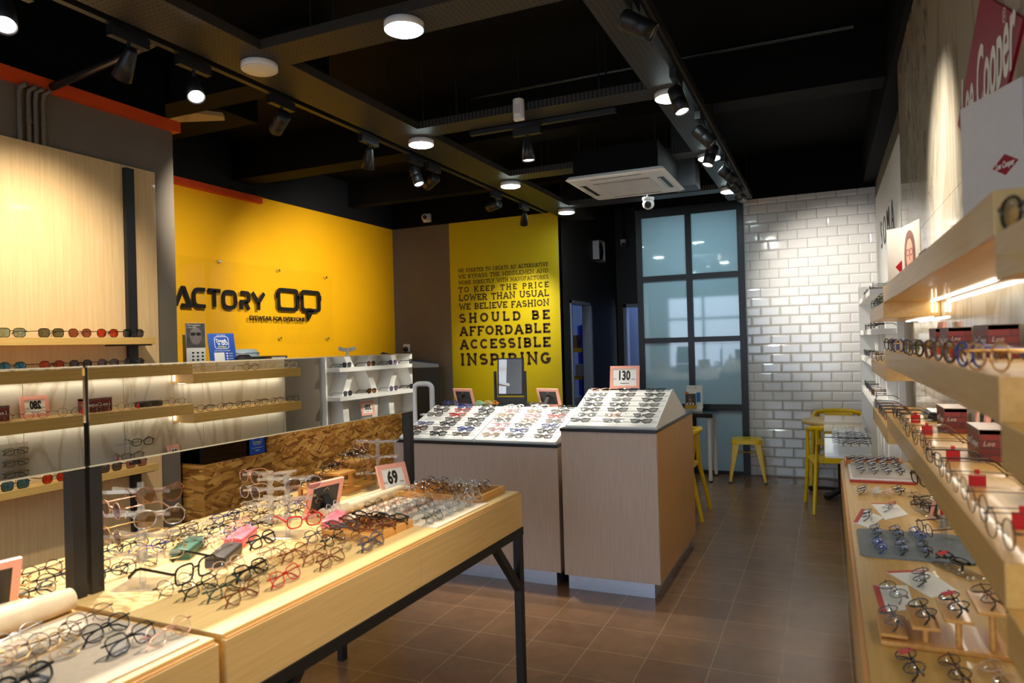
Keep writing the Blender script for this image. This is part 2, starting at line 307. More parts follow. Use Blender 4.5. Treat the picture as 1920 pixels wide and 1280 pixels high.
M_FRAMEBLK = mat('black_aluminium', (20, 23, 30), .4, noise=.1, nscale=30)
M_MIRROR = mat('mirror_silver', (238, 240, 238), .0, metal=1., noise=.0)
M_STEEL = mat('brushed_steel', (196, 202, 214), .42, metal=1., noise=.08, nscale=20, nstretch=(1, 1, 12))
M_CHROME = mat('chrome', (210, 210, 212), .12, metal=1., noise=.03, nscale=20)
M_DARK = mat('dark_plastic', (26, 26, 28), .4, noise=.1, nscale=30)
M_WPLAST = mat('white_plastic', (232, 233, 236), .35, noise=.02, nscale=20)
M_MAPLE_Y = wood('maple_along', (212, 172, 98), (197, 153, 78), 1)
M_MAPLE_X = wood('maple_across', (228, 193, 132), (214, 177, 112), 0)
M_MAPLE_Z = wood('maple_upright', (228, 194, 142), (214, 176, 122), 2)
M_COUNTER = wood('pale_oak_laminate', (204, 184, 168), (188, 166, 148), 2, rough=.45, scale=9)
M_BAMBOO = wood('bamboo', (224, 168, 92), (206, 144, 70), 1, rough=.35)
M_PINK = mat('pink_frame_paint', (240, 170, 150), .4, noise=.03, nscale=30)
M_PAPER = mat('white_card', (238, 237, 232), .6, noise=.02, nscale=60)
M_INK = mat('black_ink', (16, 15, 18), .5, noise=.05, nscale=60)
M_LED = mat('led_diffuser', (255, 255, 255), .5, emit=(.80, 1, .97), estr=42, noise=.01)
M_LEDOFF = mat('unlit_diffuser', (232, 226, 214), .4, noise=.03, nscale=12)
M_LEDSTRIP = mat('led_strip', (255, 255, 255), .5, emit=(1, .95, .82), estr=5, noise=.01)
M_SPOTLENS = mat('spot_lens', (255, 255, 255), .5, emit=(1, .93, .84), estr=26, noise=.01)
M_SPOTOFF = mat('spot_reflector', (200, 190, 178), .3, metal=.6, noise=.05)
M_ACRYL = lens_mat('clear_acrylic', (.96, .96, .95), .12, .05, None, .5, .13)  # cream body mixed in stands for the light the clear arms catch
M_GLASS = lens_mat('clear_glass', (.93, .96, .95), .05, .0)
M_YPLAST = mat('yellow_plastic', (238, 196, 6), .35, noise=.03, nscale=14)
M_RED = mat('red_paint', (196, 20, 34), .45, noise=.04, nscale=20)
# ------------------------------------------------------------------ the room
def slab(name, a, b, m): return struct(MB().box(a, b).build(name, m))
struct(MB().box((-7, -3, -.1), (.8, 13, 0)).build('floor', M_FLOOR))
struct(MB().box((-7, -3, 3.6), (.8, 13, 3.7)).build('ceiling', M_BLACKPAINT))
# near left wall (taupe, ends at y = 3.44), yellow wall beyond, lime rear wall
slab('wall_left', (-5.6, -3, 0), (-4.0, 3.44, 3.05), M_GREY)
slab('wall_left_top', (-5.6, -3, 3.05), (-4.06, 3.44, 3.6), M_BLACKPAINT)
slab('trim_1', (-4.06, -3, 3.05), (-3.955, 3.47, 3.12), M_ORANGE)
slab('wall_left_rear', (-5.6, 3.44, 0), (-5.3, 8.05, 3.15), M_YELLOW)
slab('wall_left_rear_top', (-5.6, 3.44, 3.15), (-5.3, 8.05, 3.6), mat('navy_black_paint', (16, 18, 26), .6, noise=.1, nscale=8))
slab('trim_2', (-5.34, 3.44, 3.075), (-5.25, 5.6, 3.14), M_ORANGE)
slab('wall_rear', (-5.6, 8.05, 0), (-2.93, 8.15, 3.15), M_GREY)
slab('wall_rear_top', (-5.6, 8.05, 3.15), (-2.93, 8.15, 3.6), M_BLACKPAINT)
def wall_sign():
    lim = MB().box((-4.43, 8.046, .0), (-2.93, 8.05, 3.15)).build('wall_rear_accent', M_LIME); struct(lim)
    t = thing('wall_lettering', 'dark slab lettering about affordable fashion on the lime yellow wall', 'sign', (-3.69, 8.0435, 1.305)); P = lambda x, z: (x+3.69, 0, z-1.305)
    for tx, z, h in (('WE STARTED TO CREATE AN ALTERNATIVE', 2.5, .056), ('WE BYPASS THE MIDDLEMEN AND', 2.423, .058), ('WORK DIRECTLY WITH MANUFACTURES', 2.345, .056), ('TO KEEP THE PRICE', 2.242, .079),
                    ('LOWER THAN USUAL', 2.133, .09), ('WE BELIEVE FASHION', 2.018, .089), ('SHOULD BE', 1.85, .132), ('AFFORDABLE', 1.684, .134), ('ACCESSIBLE', 1.511, .14), ('INSPIRING', 1.305, .162)):
        mb = MB(); slab_line(mb, tx, -4.31, -3.07, z, h, P, .2 if h > .12 else (.17 if h > .06 else .145)); mb.build('text_line', mat('brown_black_vinyl', (48, 30, 26), .5, noise=.05), t)
wall_sign()
# corridor: left wall with a doorway, end wall with a doorway, dark side of the consulting room
cw = MB().box((-3.03, 8.05, 0), (-2.93, 8.40, 3.6)).box((-3.03, 9.26, 0), (-2.93, 10.6, 3.6)).box((-3.03, 8.40, 2.1), (-2.93, 9.26, 3.6))
struct(cw.build('wall_corridor', M_BLACKWALL))
slab('wall_corridor_end', (-2.93, 10.6, 2.13), (-1.9, 10.7, 3.6), M_BLACKWALL)
slab('wall_corridor_end_left', (-3.03, 10.6, 0), (-2.83, 10.7, 2.13), M_BLACKWALL)
slab('wall_consulting', (-2.08, 8.45, 0), (-2.0, 10.7, 3.6), M_BLACKWALL)
M_DOORF = mat('door_frame_paint', (150, 158, 176), .4, noise=.03)
def door(name, a, b, horiz):
    mb = MB(); t = .05
    if horiz: mb.box((a, 10.57, 0), (a+t, 10.72, 2.13)).box((b-t, 10.57, 0), (b, 10.72, 2.13)).box((a, 10.57, 2.08), (b, 10.72, 2.13))
    else: mb.box((-3.04, a, 0), (-2.91, a+.035, 2.1)).box((-3.04, b-.05, 0), (-2.91, b, 2.1)).box((-3.04, a, 2.06), (-2.91, b, 2.1))
    struct(mb.build(name, M_DOORF))
door('door_1', 8.40, 9.26, False); door('door_2', -2.83, -2.05, True)
M_STORE = mat('store_wall_paint', (150, 160, 186), .7, noise=.03)
slab('wall_store', (-4.9, 11.2, 0), (-2.0, 11.3, 3.0), M_STORE); slab('wall_store_side', (-4.9, 8.2, 0), (-4.8, 11.3, 3.0), M_STORE)
slab('ceiling_store', (-4.9, 8.2, 3.0), (-3.03, 11.3, 3.05), M_STORE)
slab('wall_back_room', (-2.85, 11.3, 0), (-1.2, 11.4, 2.8), M_STORE)
area((-3.9, 9.6, 2.95), (-3.9, 9.6, 0), 12, .6, .6, (.45, .62, 1)); area((-2.4, 11.0, 2.7), (-2.4, 11.0, 0), 7, .4, .2, (.35, .55, 1))
# back wall: bevelled metro tiles
def tile_wall():
    x0, x1, z1, y = -.83, .52, 3.15, 8.45; pw, ph, g, bv = .203, .1057, .0028, .016; mb = MB(); row = 0; z = 0.
    while z < z1-.01:
        x = x0-(pw/2 if row % 2 else .0)+.06
        x -= pw
        while x < x1:
            a, b = max(x, x0)+g/2, min(x+pw, x1)-g/2; c, d = z+g/2, min(z+ph, z1)-g/2
            if b-a > .012 and d-c > .012:
                bx, bz = min(bv, (b-a)*.3), min(bv, (d-c)*.3); yy, yf = y-.004, y-.0095
                mb.add([(a, yy, c), (b, yy, c), (b, yy, d), (a, yy, d), (a+bx, yf, c+bz), (b-bx, yf, c+bz), (b-bx, yf, d-bz), (a+bx, yf, d-bz)],
                       [(4, 5, 6, 7), (0, 1, 5, 4), (1, 2, 6, 5), (2, 3, 7, 6), (3, 0, 4, 7)])
            x += pw
        z += ph; row += 1
    w = slab('wall_back', (x0, y-.004, 0), (x1+.3, y+.1, z1), M_GROUT); o = struct(mb.build('tiles', M_TILE)); o.parent = w
tile_wall()
slab('wall_back_top', (-2.08, 8.43, 3.13), (.8, 8.6, 3.6), M_BLACKPAINT)
# frosted screen of the consulting room
def screen():
    xs = (-2.066, -2.0, -1.482, -1.414, -.9, -.83); zs = (0, .04, .735, .807, 1.53, 1.59, 2.268, 2.33, 3.03, 3.13); mb = MB()
    for a, b in ((0, 1), (2, 3), (4, 5)): mb.box((xs[a], 8.40, 0), (xs[b], 8.46, 3.13))
    for a, b in ((0, 1), (2, 3), (4, 5), (6, 7), (8, 9)): mb.box((xs[0], 8.405, zs[a]), (xs[5], 8.455, zs[b]))
    f = struct(mb.build('window_1', M_FRAMEBLK))
    for a, b in ((1, 2), (3, 4)):
        for c, d in ((1, 2), (3, 4), (5, 6), (7, 8)): MB().box((xs[a], 8.425, zs[c]), (xs[b], 8.433, zs[d])).build('pane', M_FROST, f)
screen()
slab('wall_consulting_back', (-2.0, 10.4, 0), (.8, 10.5, 3.2), M_STORE); slab('wall_consulting_side', (-.78, 8.56, 0), (-.7, 10.4, 3.2), M_STORE)
slab('ceiling_consulting', (-2.0, 8.5, 3.2), (-.7, 10.4, 3.25), M_STORE)
area((-1.4, 9.6, 3.1), (-1.4, 9.2, 0), 112, .8, .8, (.60, .88, .95))
# right wall: painted wall, marble cladding in slabs
slab('wall_right', (.52, -3, 0), (.8, 8.6, 3.6), mat('putty_wall_paint', (120, 112, 100), .7, noise=.04))
def cladding():
    mb = MB(); ys = [4.80-.6*i for i in range(14)]; zs = [0, .6, 1.46, 2.06, 2.62, 3.17]
    for i in range(13):
        for k in range(5): mb.box((.43, ys[i+1]+.002, zs[k]+.001), (.52, ys[i]-.001, zs[k+1]-.001))
    struct(mb.build('wall_right_cladding', M_MARBLE)); slab('trim_8', (.424, 4.40, 0), (.431, 4.80, 1.95), M_GREY)
cladding()
slab('wall_right_top', (.40, -3, 3.17), (.53, 8.45, 3.6), M_BLACKPAINT)
# shop front behind the camera: lintel and side walls, open to the street
slab('wall_front', (-5.6, -2.6, 2.7), (.8, -2.5, 3.6), M_BLACKPAINT)
def shopfront():
    mb = MB()
    for x in (-4, -3, -1.9, -.8, .3): mb.box((x-.03, -2.58, 0), (x+.03, -2.52, 2.7))
    mb.box((-5.6, -2.58, 0), (.5, -2.52, .08)).box((-5.6, -2.58, 2.1), (.5, -2.52, 2.16)); struct(mb.build('window_2', M_FRAMEBLK))
shopfront()
slab('ground_outside', (-14, -16, -.12), (10, -3, -.02), mat('asphalt', (120, 120, 120), .8, noise=.1, nscale=20))
# ceiling beams, plaster patch
slab('trim_3', (-5.3, 5.25, 3.25), (.52, 5.5, 3.6), mat('beam_paint', (17, 15, 14), .8, spec=.15, noise=.1, nscale=8))
slab('trim_4', (-5.3, 3.5, 3.28), (-2.9, 3.72, 3.6), MATS['beam_paint'])
slab('trim_5', (-5.3, 7.1, 3.3), (-.9, 7.25, 3.6), MATS['beam_paint'])
_p = MB(); _p.prism([(-4.55, 3.75), (-4.40, 3.74), (-4.28, 3.84), (-4.22, 3.83), (-4.10, 3.98), (-4.16, 4.06), (-4.5, 3.92)], 3.33, 3.36, 2)
slab('trim_6', (-5.3, 3.72, 3.36), (-4.06, 4.3, 3.6), M_BLACKPAINT)
struct(_p.build('trim_7', mat('bare_plaster', (214, 190, 150), .8, noise=.05)))
# conduits on the near left wall
for k, y in enumerate((2.438, 2.486, 2.523, 2.565)):
    mb = MB().cyl((-3.985, y, 2.70), (-3.985, y, 3.0-.01*k), .012, n=10).tube([(-3.985, y, 3.0-.01*k), (-3.975, y, 3.03), (-3.93, y+.01, 3.045)], .013, 8)
    if k: mb.cyl((-3.985, y, 2.85), (-3.985, y, 2.87), .016, n=10)
    tag(mb.build('conduit_pipe', M_GREY), ('leftmost', 'second', 'third', 'rightmost')[k]+' taupe conduit pipe on the wall above the wooden panel', 'pipe', 'conduits above the wooden panel')
# ------------------------------------------------------------------ ceiling furniture
def tray(label, a, b, wdt, z, grp='perforated cable trays'):
    """channel from a to b (xy) of width wdt, bottom at z, hung from the ceiling"""
    a, b = Vector((*a, 0)), Vector((*b, 0)); d = (b-a).normalized(); s = Vector((d.y, -d.x, 0)); L = (b-a).length
    t = thing('cable_tray', label, 'cable tray', (a.x, a.y, z), math.atan2(d.y, d.x), grp)
    MB().box((0, -wdt/2, 0), (L, wdt/2, .004)).box((0, -wdt/2, .004), (L, -wdt/2+.003, .05)).box((0, wdt/2-.003, .004), (L, wdt/2, .05)).build('channel', M_PERF, t)
    k = max(2, int(L/1.6)); mb = MB()
    for i in range(k):
        for w in (-1, 1): MB().cyl((.3+(L-.6)*i/(k-1), w*(wdt/2-.02), .004), (.3+(L-.6)*i/(k-1), w*(wdt/2-.02), 3.6-z), .005, n=6).build('hanger_rod', M_BLACK, t)
TZ = 3.06
tray('long perforated cable tray running above the left row of lights', (-2.70, -1.5), (-2.70, 8.3), .32, TZ)
tray('long perforated cable tray beside the spotlights over the right aisle', (-.815, .2), (-.815, 8.0), .25, TZ)
tray('cross cable tray carrying the large round light near the camera', (-2.54, 2.83), (-.94, 2.83), .22, TZ)
tray('cross cable tray behind the white motion sensor', (-2.54, 4.30), (-.94, 4.30), .2, TZ)
tray('cross cable tray in front of the air conditioner', (-2.54, 5.86), (-.94, 5.86), .2, TZ)
tray('farthest cross cable tray behind the air conditioner', (-2.54, 7.42), (-.94, 7.42), .2, TZ)
def track(label, a, b):
    a, b = Vector(a), Vector(b); mb = MB().bar(a, b, .034, .03); tag(mb.build('lighting_track', M_BLACK), label, 'lighting track', 'lighting tracks')
track('long black lighting track along the left cable tray', (-2.93, -1.2, 3.075), (-2.93, 7.6, 3.075)); track('black lighting track along the right cable tray', (-.72, .8, 3.04), (-.72, 7.4, 3.04))
track('short black lighting track under the cross tray in the middle', (-2.25, 4.44, 3.045), (-1.2, 4.44, 3.045))
def led(x, y, label, on=True):
    t = thing('ceiling_light', label, 'ceiling light', (x, y, TZ), 0, 'round ceiling lights')
    MB().lathe([(0, 0), (.088, 0), (.0925, -.004), (.0925, -.034), (.088, -.036), (.088, -.03), (0, -.03)]).build('rim', M_WPLAST, t)
    MB().lathe([(.0878, -.031), (.0878, -.037), (.08, -.041), (0, -.042)]).build('diffuser', M_LED if on else M_LEDOFF, t)
led(-1.75, 2.80, 'largest round white ceiling light, lit, near the camera'); led(-2.67, 2.85, 'round ceiling light with unlit cream diffuser', False)
led(-2.655, 4.44, 'lit round ceiling light left of the white motion sensor'); led(-2.64, 6.0, 'lit round ceiling light above the lime wall text')
led(-2.635, 7.53, 'lit round ceiling light beside the top corner of the lime wall'); led(-1.73, 5.93, 'lit round ceiling light just above the air conditioner')
led(-.83, 4.33, 'lit round ceiling light half hidden behind a right aisle spotlight'); led(-.83, 5.92, 'lit round ceiling light behind the cluster of right aisle spotlights'); led(-.84, 7.35, 'farthest lit round ceiling light beside the tiled wall')
led(-1.75, .6, 'lit round ceiling light above the near display table'); led(-2.67, .9, 'lit round ceiling light on the left tray near the shop front')
def spothead(pos, to, label, on, tz=3.06, style=0, watts=0, cone=50, axis=1):
    """track spotlight: adapter box on the track, stem, joint, can with a lens, aimed at a point"""
    p = Vector(pos); t = thing('track_spotlight', label, 'spotlight', p, 0, 'track spotlights'); d = (Vector(to)-p-Vector((0, 0, -.14))).normalized()
    ad = MB(); q = (.018, .10, .03) if axis == 1 else (.10, .018, .03)
    ad.box((-q[0], -q[1], -.055), (q[0], q[1], -.005)); ad.build('track_adapter', M_BLACK, t)
    MB().cyl((0, 0, -.055), (0, 0, -.105), .009, n=10).lathe([(0, -.012), (.013, -.012), (.013, .012), (0, .012)], (0, 0, -.11), (0, 1, 0), 12).build('stem', M_BLACK, t)
    c = Vector((0, 0, -.125)); a = c-d*.045; r = .042
    if style == 0: pr = [(0, 0), (r*.86, 0), (r, .01), (r, .075), (r*.985, .076), (r*.985, .079), (r, .08), (r, .155), (r*.9, .155), (r*.8, .142)]
    else: pr = [(0, 0), (r*.5, 0), (r*.62, .012), (r*.86, .07), (r*1.08, .15), (r*1.0, .15), (r*.9, .14)]
    MB().lathe(pr, a, d, 28).build('lamp_can', M_BLACK, t)
    MB().lathe([(r*.86, .143), (r*.4, .147), (0, .148)] if style else [(r*.82, .145), (r*.4, .149), (0, .15)], a, d, 24).build('lamp_lens', M_SPOTLENS if on else M_SPOTOFF, t)
    if watts: e = p+a+d*.175; spot(e, to, watts, cone)
L = -2.93
spothead((L, 1.75, TZ), (-1.9, 1.0, .9), 'lit spotlight at the top left corner of the picture', True, style=1, watts=260, cone=60)
spothead((L, 2.29, TZ), (-3.9, 2.45, 1.85), 'ribbed spotlight turned to the wooden wall panel', False, style=1, watts=125, cone=84)
spothead((L, 2.66, TZ), (-1.75, 1.9, .9), 'lit spotlight left of the unlit cream ceiling light', True, style=1, watts=330, cone=56)
spothead((L, 3.30, TZ), (-5.3, 4.5, 1.9), 'spotlight below the unlit cream ceiling light, aimed at the yellow wall', False, watts=200, cone=62)
spothead((L, 4.18, TZ), (-3.85, 5.0, .8), 'spotlight left of the lit light over the logo wall', False, style=1, watts=110, cone=50)
spothead((L, 4.80, TZ), (-2.2, 4.6, 1.0), 'lit spotlight aimed down at the low white riser', True, watts=120, cone=54)
spothead((L, 5.08, TZ), (-5.3, 6.2, 2.1), 'spotlight tilted left toward the yellow wall beside a lit one', False, watts=220, cone=60)
spothead((L, 6.3, TZ), (-5.3, 6.9, 2.6), 'spotlight tilted left below the third lit ceiling light', False, watts=70, cone=64)
spothead((L, 7.0, TZ), (-3.45, 8.05, 1.7), 'spotlight aimed at the lime wall text', False, style=1, watts=110, cone=60)
spothead((-1.82, 4.44, 3.03), (-1.75, 4.5, 1.0), 'spotlight hanging straight down under the motion sensor', True, style=1, watts=140, cone=58, axis=0)
R = -.72
spothead((R, 2.95, 3.03), (.43, 3.2, 2.15), 'nearest spotlight of the right aisle, aimed at the marble wall', False, watts=260, cone=44)
spothead((R, 3.95, 3.03), (-.1, 3.6, .9), 'lit spotlight in front of a round light over the right aisle', True, watts=35, cone=56)
spothead((R, 4.75, 3.03), (.42, 4.9, 1.7), 'spotlight tilted right above the cluster near the air conditioner', False, watts=60, cone=50)
spothead((R, 5.25, 3.03), (-1.2, 4.75, 1.1), 'lit spotlight facing the tall riser in the right aisle cluster', True, watts=45, cone=50)
spothead((R, 5.95, 3.03), (.5, 6.3, 1.7), 'spotlight tilted right in the far right aisle cluster', False, watts=45, cone=60)
spothead((R, 6.5, 3.03), (.12, 8.45, 2.05), 'lit spotlight aimed at the white tiled wall', True, watts=210, cone=56)
spothead((R, 7.05, 3.03), (-.6, 8.0, 2.9), 'last spotlight of the right aisle close to the tiles', False)
spothead((R, 1.6, 3.03), (-1.75, 1.55, .9), 'added spotlight out of view over the near aisle, lighting the display table', True, watts=170, cone=70)  # unseen head added to brighten the display table from the aisle side
# air conditioner
def aircon():
    t = thing('air_conditioner', 'white ceiling cassette air conditioner with square grille', 'air conditioner', (-1.43, 5.58, 2.80)); w, h = .385, .425
    MB().box((-.33, -.37, .03), (.33, .37, .24)).build('body', M_BLACKPAINT, t)
    mb = MB(); pr = rounded(2*w, 2*h, .03); n = len(pr); q = rounded(2*w-.05, 2*h-.05, .03)
    mb.add([(x, y, .012) for x, y in pr]+[(x, y, 0) for x, y in q], [(i, (i+1) % n, n+(i+1) % n, n+i) for i in range(n)]+[tuple(range(n, 2*n))]); mb.add([(x, y, .012) for x, y in pr]+[(x*.95, y*.95, .035) for x, y in pr], [(i, (i+1) % n, n+(i+1) % n, n+i) for i in range(n)])
    mb.build('panel', M_WPLAST, t)
    g = MB(); [g.box((-.215+i*.0145, -.22, -.008), (-.207+i*.0145, .22, -.001)) for i in range(31)]; [g.box((-.222, -.22+i*.0185, -.007), (.23, -.214+i*.0185, -.001)) for i in range(25)]; g.build('grille', M_WPLAST, t)
    MB().box((-.222, -.225, -.0015), (.23, .225, -.0005)).build('filter', mat('grille_shadow', (120, 116, 108), .7, noise=.05), t)  # flat grey sheet, its colour stands for the shade behind the bars
    for x in (-.31, .31): MB().box((x-.024, -.2, -.003), (x+.024, .2, .002)).build('outlet_slot', M_DARK, t); MB().box((x-.018, -.19, -.006), (x-.006, .19, -.003)).build('louvre', M_WPLAST, t)
    for y in (-.345, .345): MB().box((-.2, y-.02, -.003), (.2, y+.02, .002)).build('outlet_slot', M_DARK, t); MB().box((-.21, y-.017, -.007), (.21, y+.014, -.003)).build('louvre', M_WPLAST, t)
    mb = MB()
    for x in (-.3, .3):
        for y in (-.3, .12): MB().cyl((x, y, .24), (x, y, .8), .006, n=6).build('hanger_rod', M_BLACK, t)
    d = MB().box((-1.2, 6.25, 2.9), (-1.0, 6.5, 3.6)); tag(d.build('air_duct', mat('duct_sheet', (70, 72, 80), .5, metal=.3, noise=.05)), 'dark upright duct behind the air conditioner', 'duct')
aircon()
def cctv(loc, face, label, drop=0.):
    t = thing('security_camera', label, 'camera', loc, 0, 'security cameras'); d = Vector(face).normalized()
    if drop: MB().cyl((0, 0, 0), (0, 0, drop), .012, n=10).build('drop_pipe', M_BLACK, t); MB().lathe([(0, 0), (.05, 0), (.052, -.012), (.045, -.03), (0, -.03)]).build('base', M_WPLAST, t); c = Vector((0, 0, -.055))
    else: MB().box((-.055, -.02, -.055), (.055, .02, .055)).build('base', M_WPLAST, t, bevel=.006); c = Vector((0, -.05, 0))
    mb = MB(); mb.lathe([(.05*sin(pi*i/10), -.05*cos(pi*i/10)) for i in range(11)], c, d, 20); mb.build('dome', M_WPLAST, t)
    MB().lathe([(.03, .041), (.022, .047), (0, .05)], c, d, 16).build('camera_lens', M_DARK, t)
cctv((-4.74, 8.03, 3.25), (.4, -1, -.15), 'white security camera high on the black wall left of the lime panel')
cctv((-1.381, 6.1, 2.80), (.1, -1, -.35), 'white dome camera hanging just below the air conditioner', .8)
cctv((-2.76, 10.45, 3.1), (.2, -1, -.5), 'small white camera at the far end of the corridor', .5)
def pir():
    t = thing('motion_sensor', 'white motion sensor hanging on a thin rod in mid ceiling', 'sensor', (-1.757, 4.16, 3.05))
    MB().cyl((0, 0, .07), (0, 0, .55), .004, n=6).build('rod', M_BLACK, t)
    mb = MB(); p = [(x, y-.012) for x, y in arc(0, 0, .034, .03, 180, 360, 10)]+[(.034, .014), (-.034, .014)]; mb.prism(p, -.065, .07, 2); mb.build('housing', M_WPLAST, t, bevel=.006)
    MB().box((-.02, -.045, -.03), (.02, -.04, .03)).build('sensor_window', mat('sensor_window', (205, 205, 212), .3, noise=.02), t)
pir()
tag(MB().cyl((-4.0, 2.60, 3.075), (-2.8, 2.66, 3.25), .022, n=12).build('ceiling_pipe', mat('black_gloss_pipe', (34, 32, 32), .25, noise=.08)), 'black pipe crossing from the left wall to the ceiling', 'pipe')
tag(MB().cyl((-2.4, 4.75, 3.42), (.2, 4.75, 3.42), .012, n=8).build('ceiling_pipe', MATS['black_gloss_pipe']), 'thin black conduit crossing the ceiling toward the marble wall', 'pipe')
def fan():
    t = thing('wall_fan', 'white square exhaust fan high on the corridor wall', 'fan', (-2.93, 9.58, 2.84)); s = .15; mb = MB()
    for a, b in (((0, -s, -s), (.09, -s+.02, s)), ((0, s-.02, -s), (.09, s, s)), ((0, -s, -s), (.09, s, -s+.02)), ((0, -s, s-.02), (.09, s, s))): mb.box(a, b)
    mb.build('frame', M_WPLAST, t); MB().lathe([(.13, .0), (.13, .07), (.12, .07), (.12, .0)], (0, 0, 0), (1, 0, 0)).build('shroud', M_DARK, t)
    mb = MB(); mb.cyl((.02, 0, 0), (.07, 0, 0), .035, n=16)
    for k in range(5):
        a = 2*pi*k/5; R_ = Matrix.Rotation(a, 4, 'X'); mb.add([R_ @ Vector(p) for p in ((.03, .03, -.02), (.06, .03, .025), (.055, .115, .045), (.025, .115, -.035))], [(0, 1, 2, 3)])
    mb.build('fan_blades', M_DARK, t)
fan()
# ------------------------------------------------------------------ display tables (their own frame: u along the front edge, v toward the back)
TH = radians(1.0); TO = Vector((-1.285, 1.215, 0))
def T(u, v, z=.9): return Vector((TO.x+sin(TH)*u-cos(TH)*v, TO.y+cos(TH)*u+sin(TH)*v, z))
TROT = pi/2-TH   # local x -> along u ; local y -> v
def display_table(u0, label):
    L, Wd = 1.67, 1.02; t = thing('display_table', label, 'table', T(u0, 0, 0), TROT, 'display tables')
    MB().box((.004, .012, .882), (L-.004, Wd-.012, .9)).build('tabletop', M_MAPLE_X, t, bevel=.002)
    for a, b in ((.003, L/2-.002), (L/2+.002, L-.003)):
        MB().box((a, 0, .745), (b, .02, .888)).build('drawer_front', M_MAPLE_X, t, bevel=.0015)
    MB().box((.003, .021, .745), (L-.003, Wd, .881)).build('drawer_case', M_MAPLE_X, t)
    MB().box((.008, .004, .888), (L-.008, .012, .892)).build('edge_strip', mat('edge_band', (206, 146, 76), .45, noise=.05), t)
    mb = MB()
    for v in (.012, Wd-.012): mb.box((0, v-.015, .71), (L, v+.02, .745))
    for u in (.02, L-.02): mb.box((u-.02, 0, .71), (u+.02, Wd, .745))
    mb.build('rail', M_BLACK, t)
    for u in (.02, L-.02):
        for v in (.016, Wd-.016):
            MB().box((u-.019, v-.016, 0), (u+.019, v+.016, .71)).build('leg', M_BLACK, t)
            s = 1 if u < L/2 else -1
            MB().bar((u, v, .47), (u+s*.23, v, .715), .03, .03, (0, 1, 0)).build('brace', M_BLACK, t)
display_table(0, 'pale maple display table standing in the middle, full of eyeglasses'); display_table(-1.685, 'pale maple display table cut off at the lower left corner')
# table mirrors on black posts
MA, MBv = Vector((-1.857, 1.292)), Vector((-1.827, 2.915)); MD = (MBv-MA).normalized(); MR = math.atan2(MD.y, MD.x)
def table_mirror(s0, s1, label, z0=1.25, z1=1.524):
    o = MA+MD*s0; t = thing('table_mirror', label, 'mirror', (o.x, o.y, .9), MR, 'table mirrors'); L = s1-s0
    MB().box((0, 0, z0-.9), (L, .006, z1-.9)).build('backing', M_DARK, t); MB().box((.002, -.005, z0-.9+.002), (L-.002, 0, z1-.9-.002)).build('mirror_glass', M_MIRROR, t)
    mb = MB(); b = .0035
    mb.box((0, -.0055, z1-.9-.002), (L, .006, z1-.9+.0015)); mb.box((0, -.0055, z0-.9-.0015), (L, .006, z0-.9+.002)); mb.build('polished_edge', mat('mirror_edge', (190, 182, 160), .25, noise=.03), t)
    for x in (.019, L-.019): MB().box((x-.018, -.002, 0), (x+.018, .034, z0-.9+.12)).build('post', M_BLACK, t)
table_mirror(.004, 1.618, 'long frameless mirror on black posts along the middle display table'); table_mirror(-1.66, -.008, 'frameless mirror on black posts at the left edge, over the near display table')
# ------------------------------------------------------------------ service counters in the middle
def counter(label, x0, x1, y0, y1, z, kick=.10):
    t = thing('counter', label, 'counter', (x0, y0, 0), 0, 'service counters'); w, d = x1-x0, y1-y0
    MB().box((.003, .0, kick), (w-.003, d, z-.02)).build('cabinet', M_COUNTER, t, bevel=.0015)
    MB().box((0, -.012, z-.02), (w, d, z)).build('worktop', M_BLACKGLOSS, t, bevel=.002)
    MB().box((.012, .05, 0), (w-.05, d-.02, kick)).build('kick_plate', M_STEEL, t)
    return t
counter('lower wide counter with pale wood front and black top', -2.81, -1.575, 4.21, 5.35, .912); ct = counter('taller counter with pale wood front beside the lower counter', -1.548, -.938, 4.19, 5.42, 1.022)
MB().box((.598, .02, .10), (.609, 1.225, 1.0)).build('side_panel', wood('counter_side_warm_lit', (208, 158, 96), (190, 140, 80), 2), ct, label='side panel tinted as in warm lamp light')  # warm lamp light on this side is put into its wood colour
def riser_profile(y0, z0, y1, z1, y2, n=7, back=7):
    p = [(y0, z0), (y0, z0+.012)]
    for i in range(n):
        fy = y0+(y1-y0)*(i+1)/n; fz = z0+.012+(z1-z0-.012)*(i+1)/n; py, pz = y0+(y1-y0)*i/n, z0+.012+(z1-z0-.012)*i/n
        p += [(py+(fy-py)*.82, pz+(fz-pz)*.62), (py+(fy-py)*.88, fz), (fy, fz)] if i < n else []
    yb = y1+.012; m = back
    for i in range(m):
        fy, fz = yb+(y2-yb)*(i+1)/m, z1+(z0-z1)*(i+1)/m; py, pz = yb+(y2-yb)*i/m, z1+(z0-z1)*i/m
        p += [(py, pz), (py+(fy-py)*.12, pz), (py+(fy-py)*.18, pz+(fz-pz)*.38)]
    return p+[(y2, z0)]
def riser(label, x0, x1, y0, y1, z0, z1, y2):
    t = thing('display_riser', label, 'riser', (x0, y0, z0), 0, 'white stepped risers'); p = [(y-y0, z-z0) for y, z in riser_profile(y0, z0, y1, z1, y2)]
    MB().prism(p, .008, x1-x0-.008, 0).build('steps', M_WHITE, t)
    for x in (0, x1-x0-.008): MB().prism([(0, 0), (0, .016), (y1-y0, z1-z0+.006), (y1-y0+.03, z1-z0+.006), (y2-y0, .016), (y2-y0, 0)], x, x+.008, 0).build('end_panel', M_WHITE, t)
RT = (4.235, 4.73, 1.022, 1.222, 5.19); RL = (4.235, 4.76, .912, 1.098, 5.25)
riser('tall white stepped riser on the taller counter', -1.528, -.948, *RT[:1], RT[1], RT[2], RT[3], RT[4])
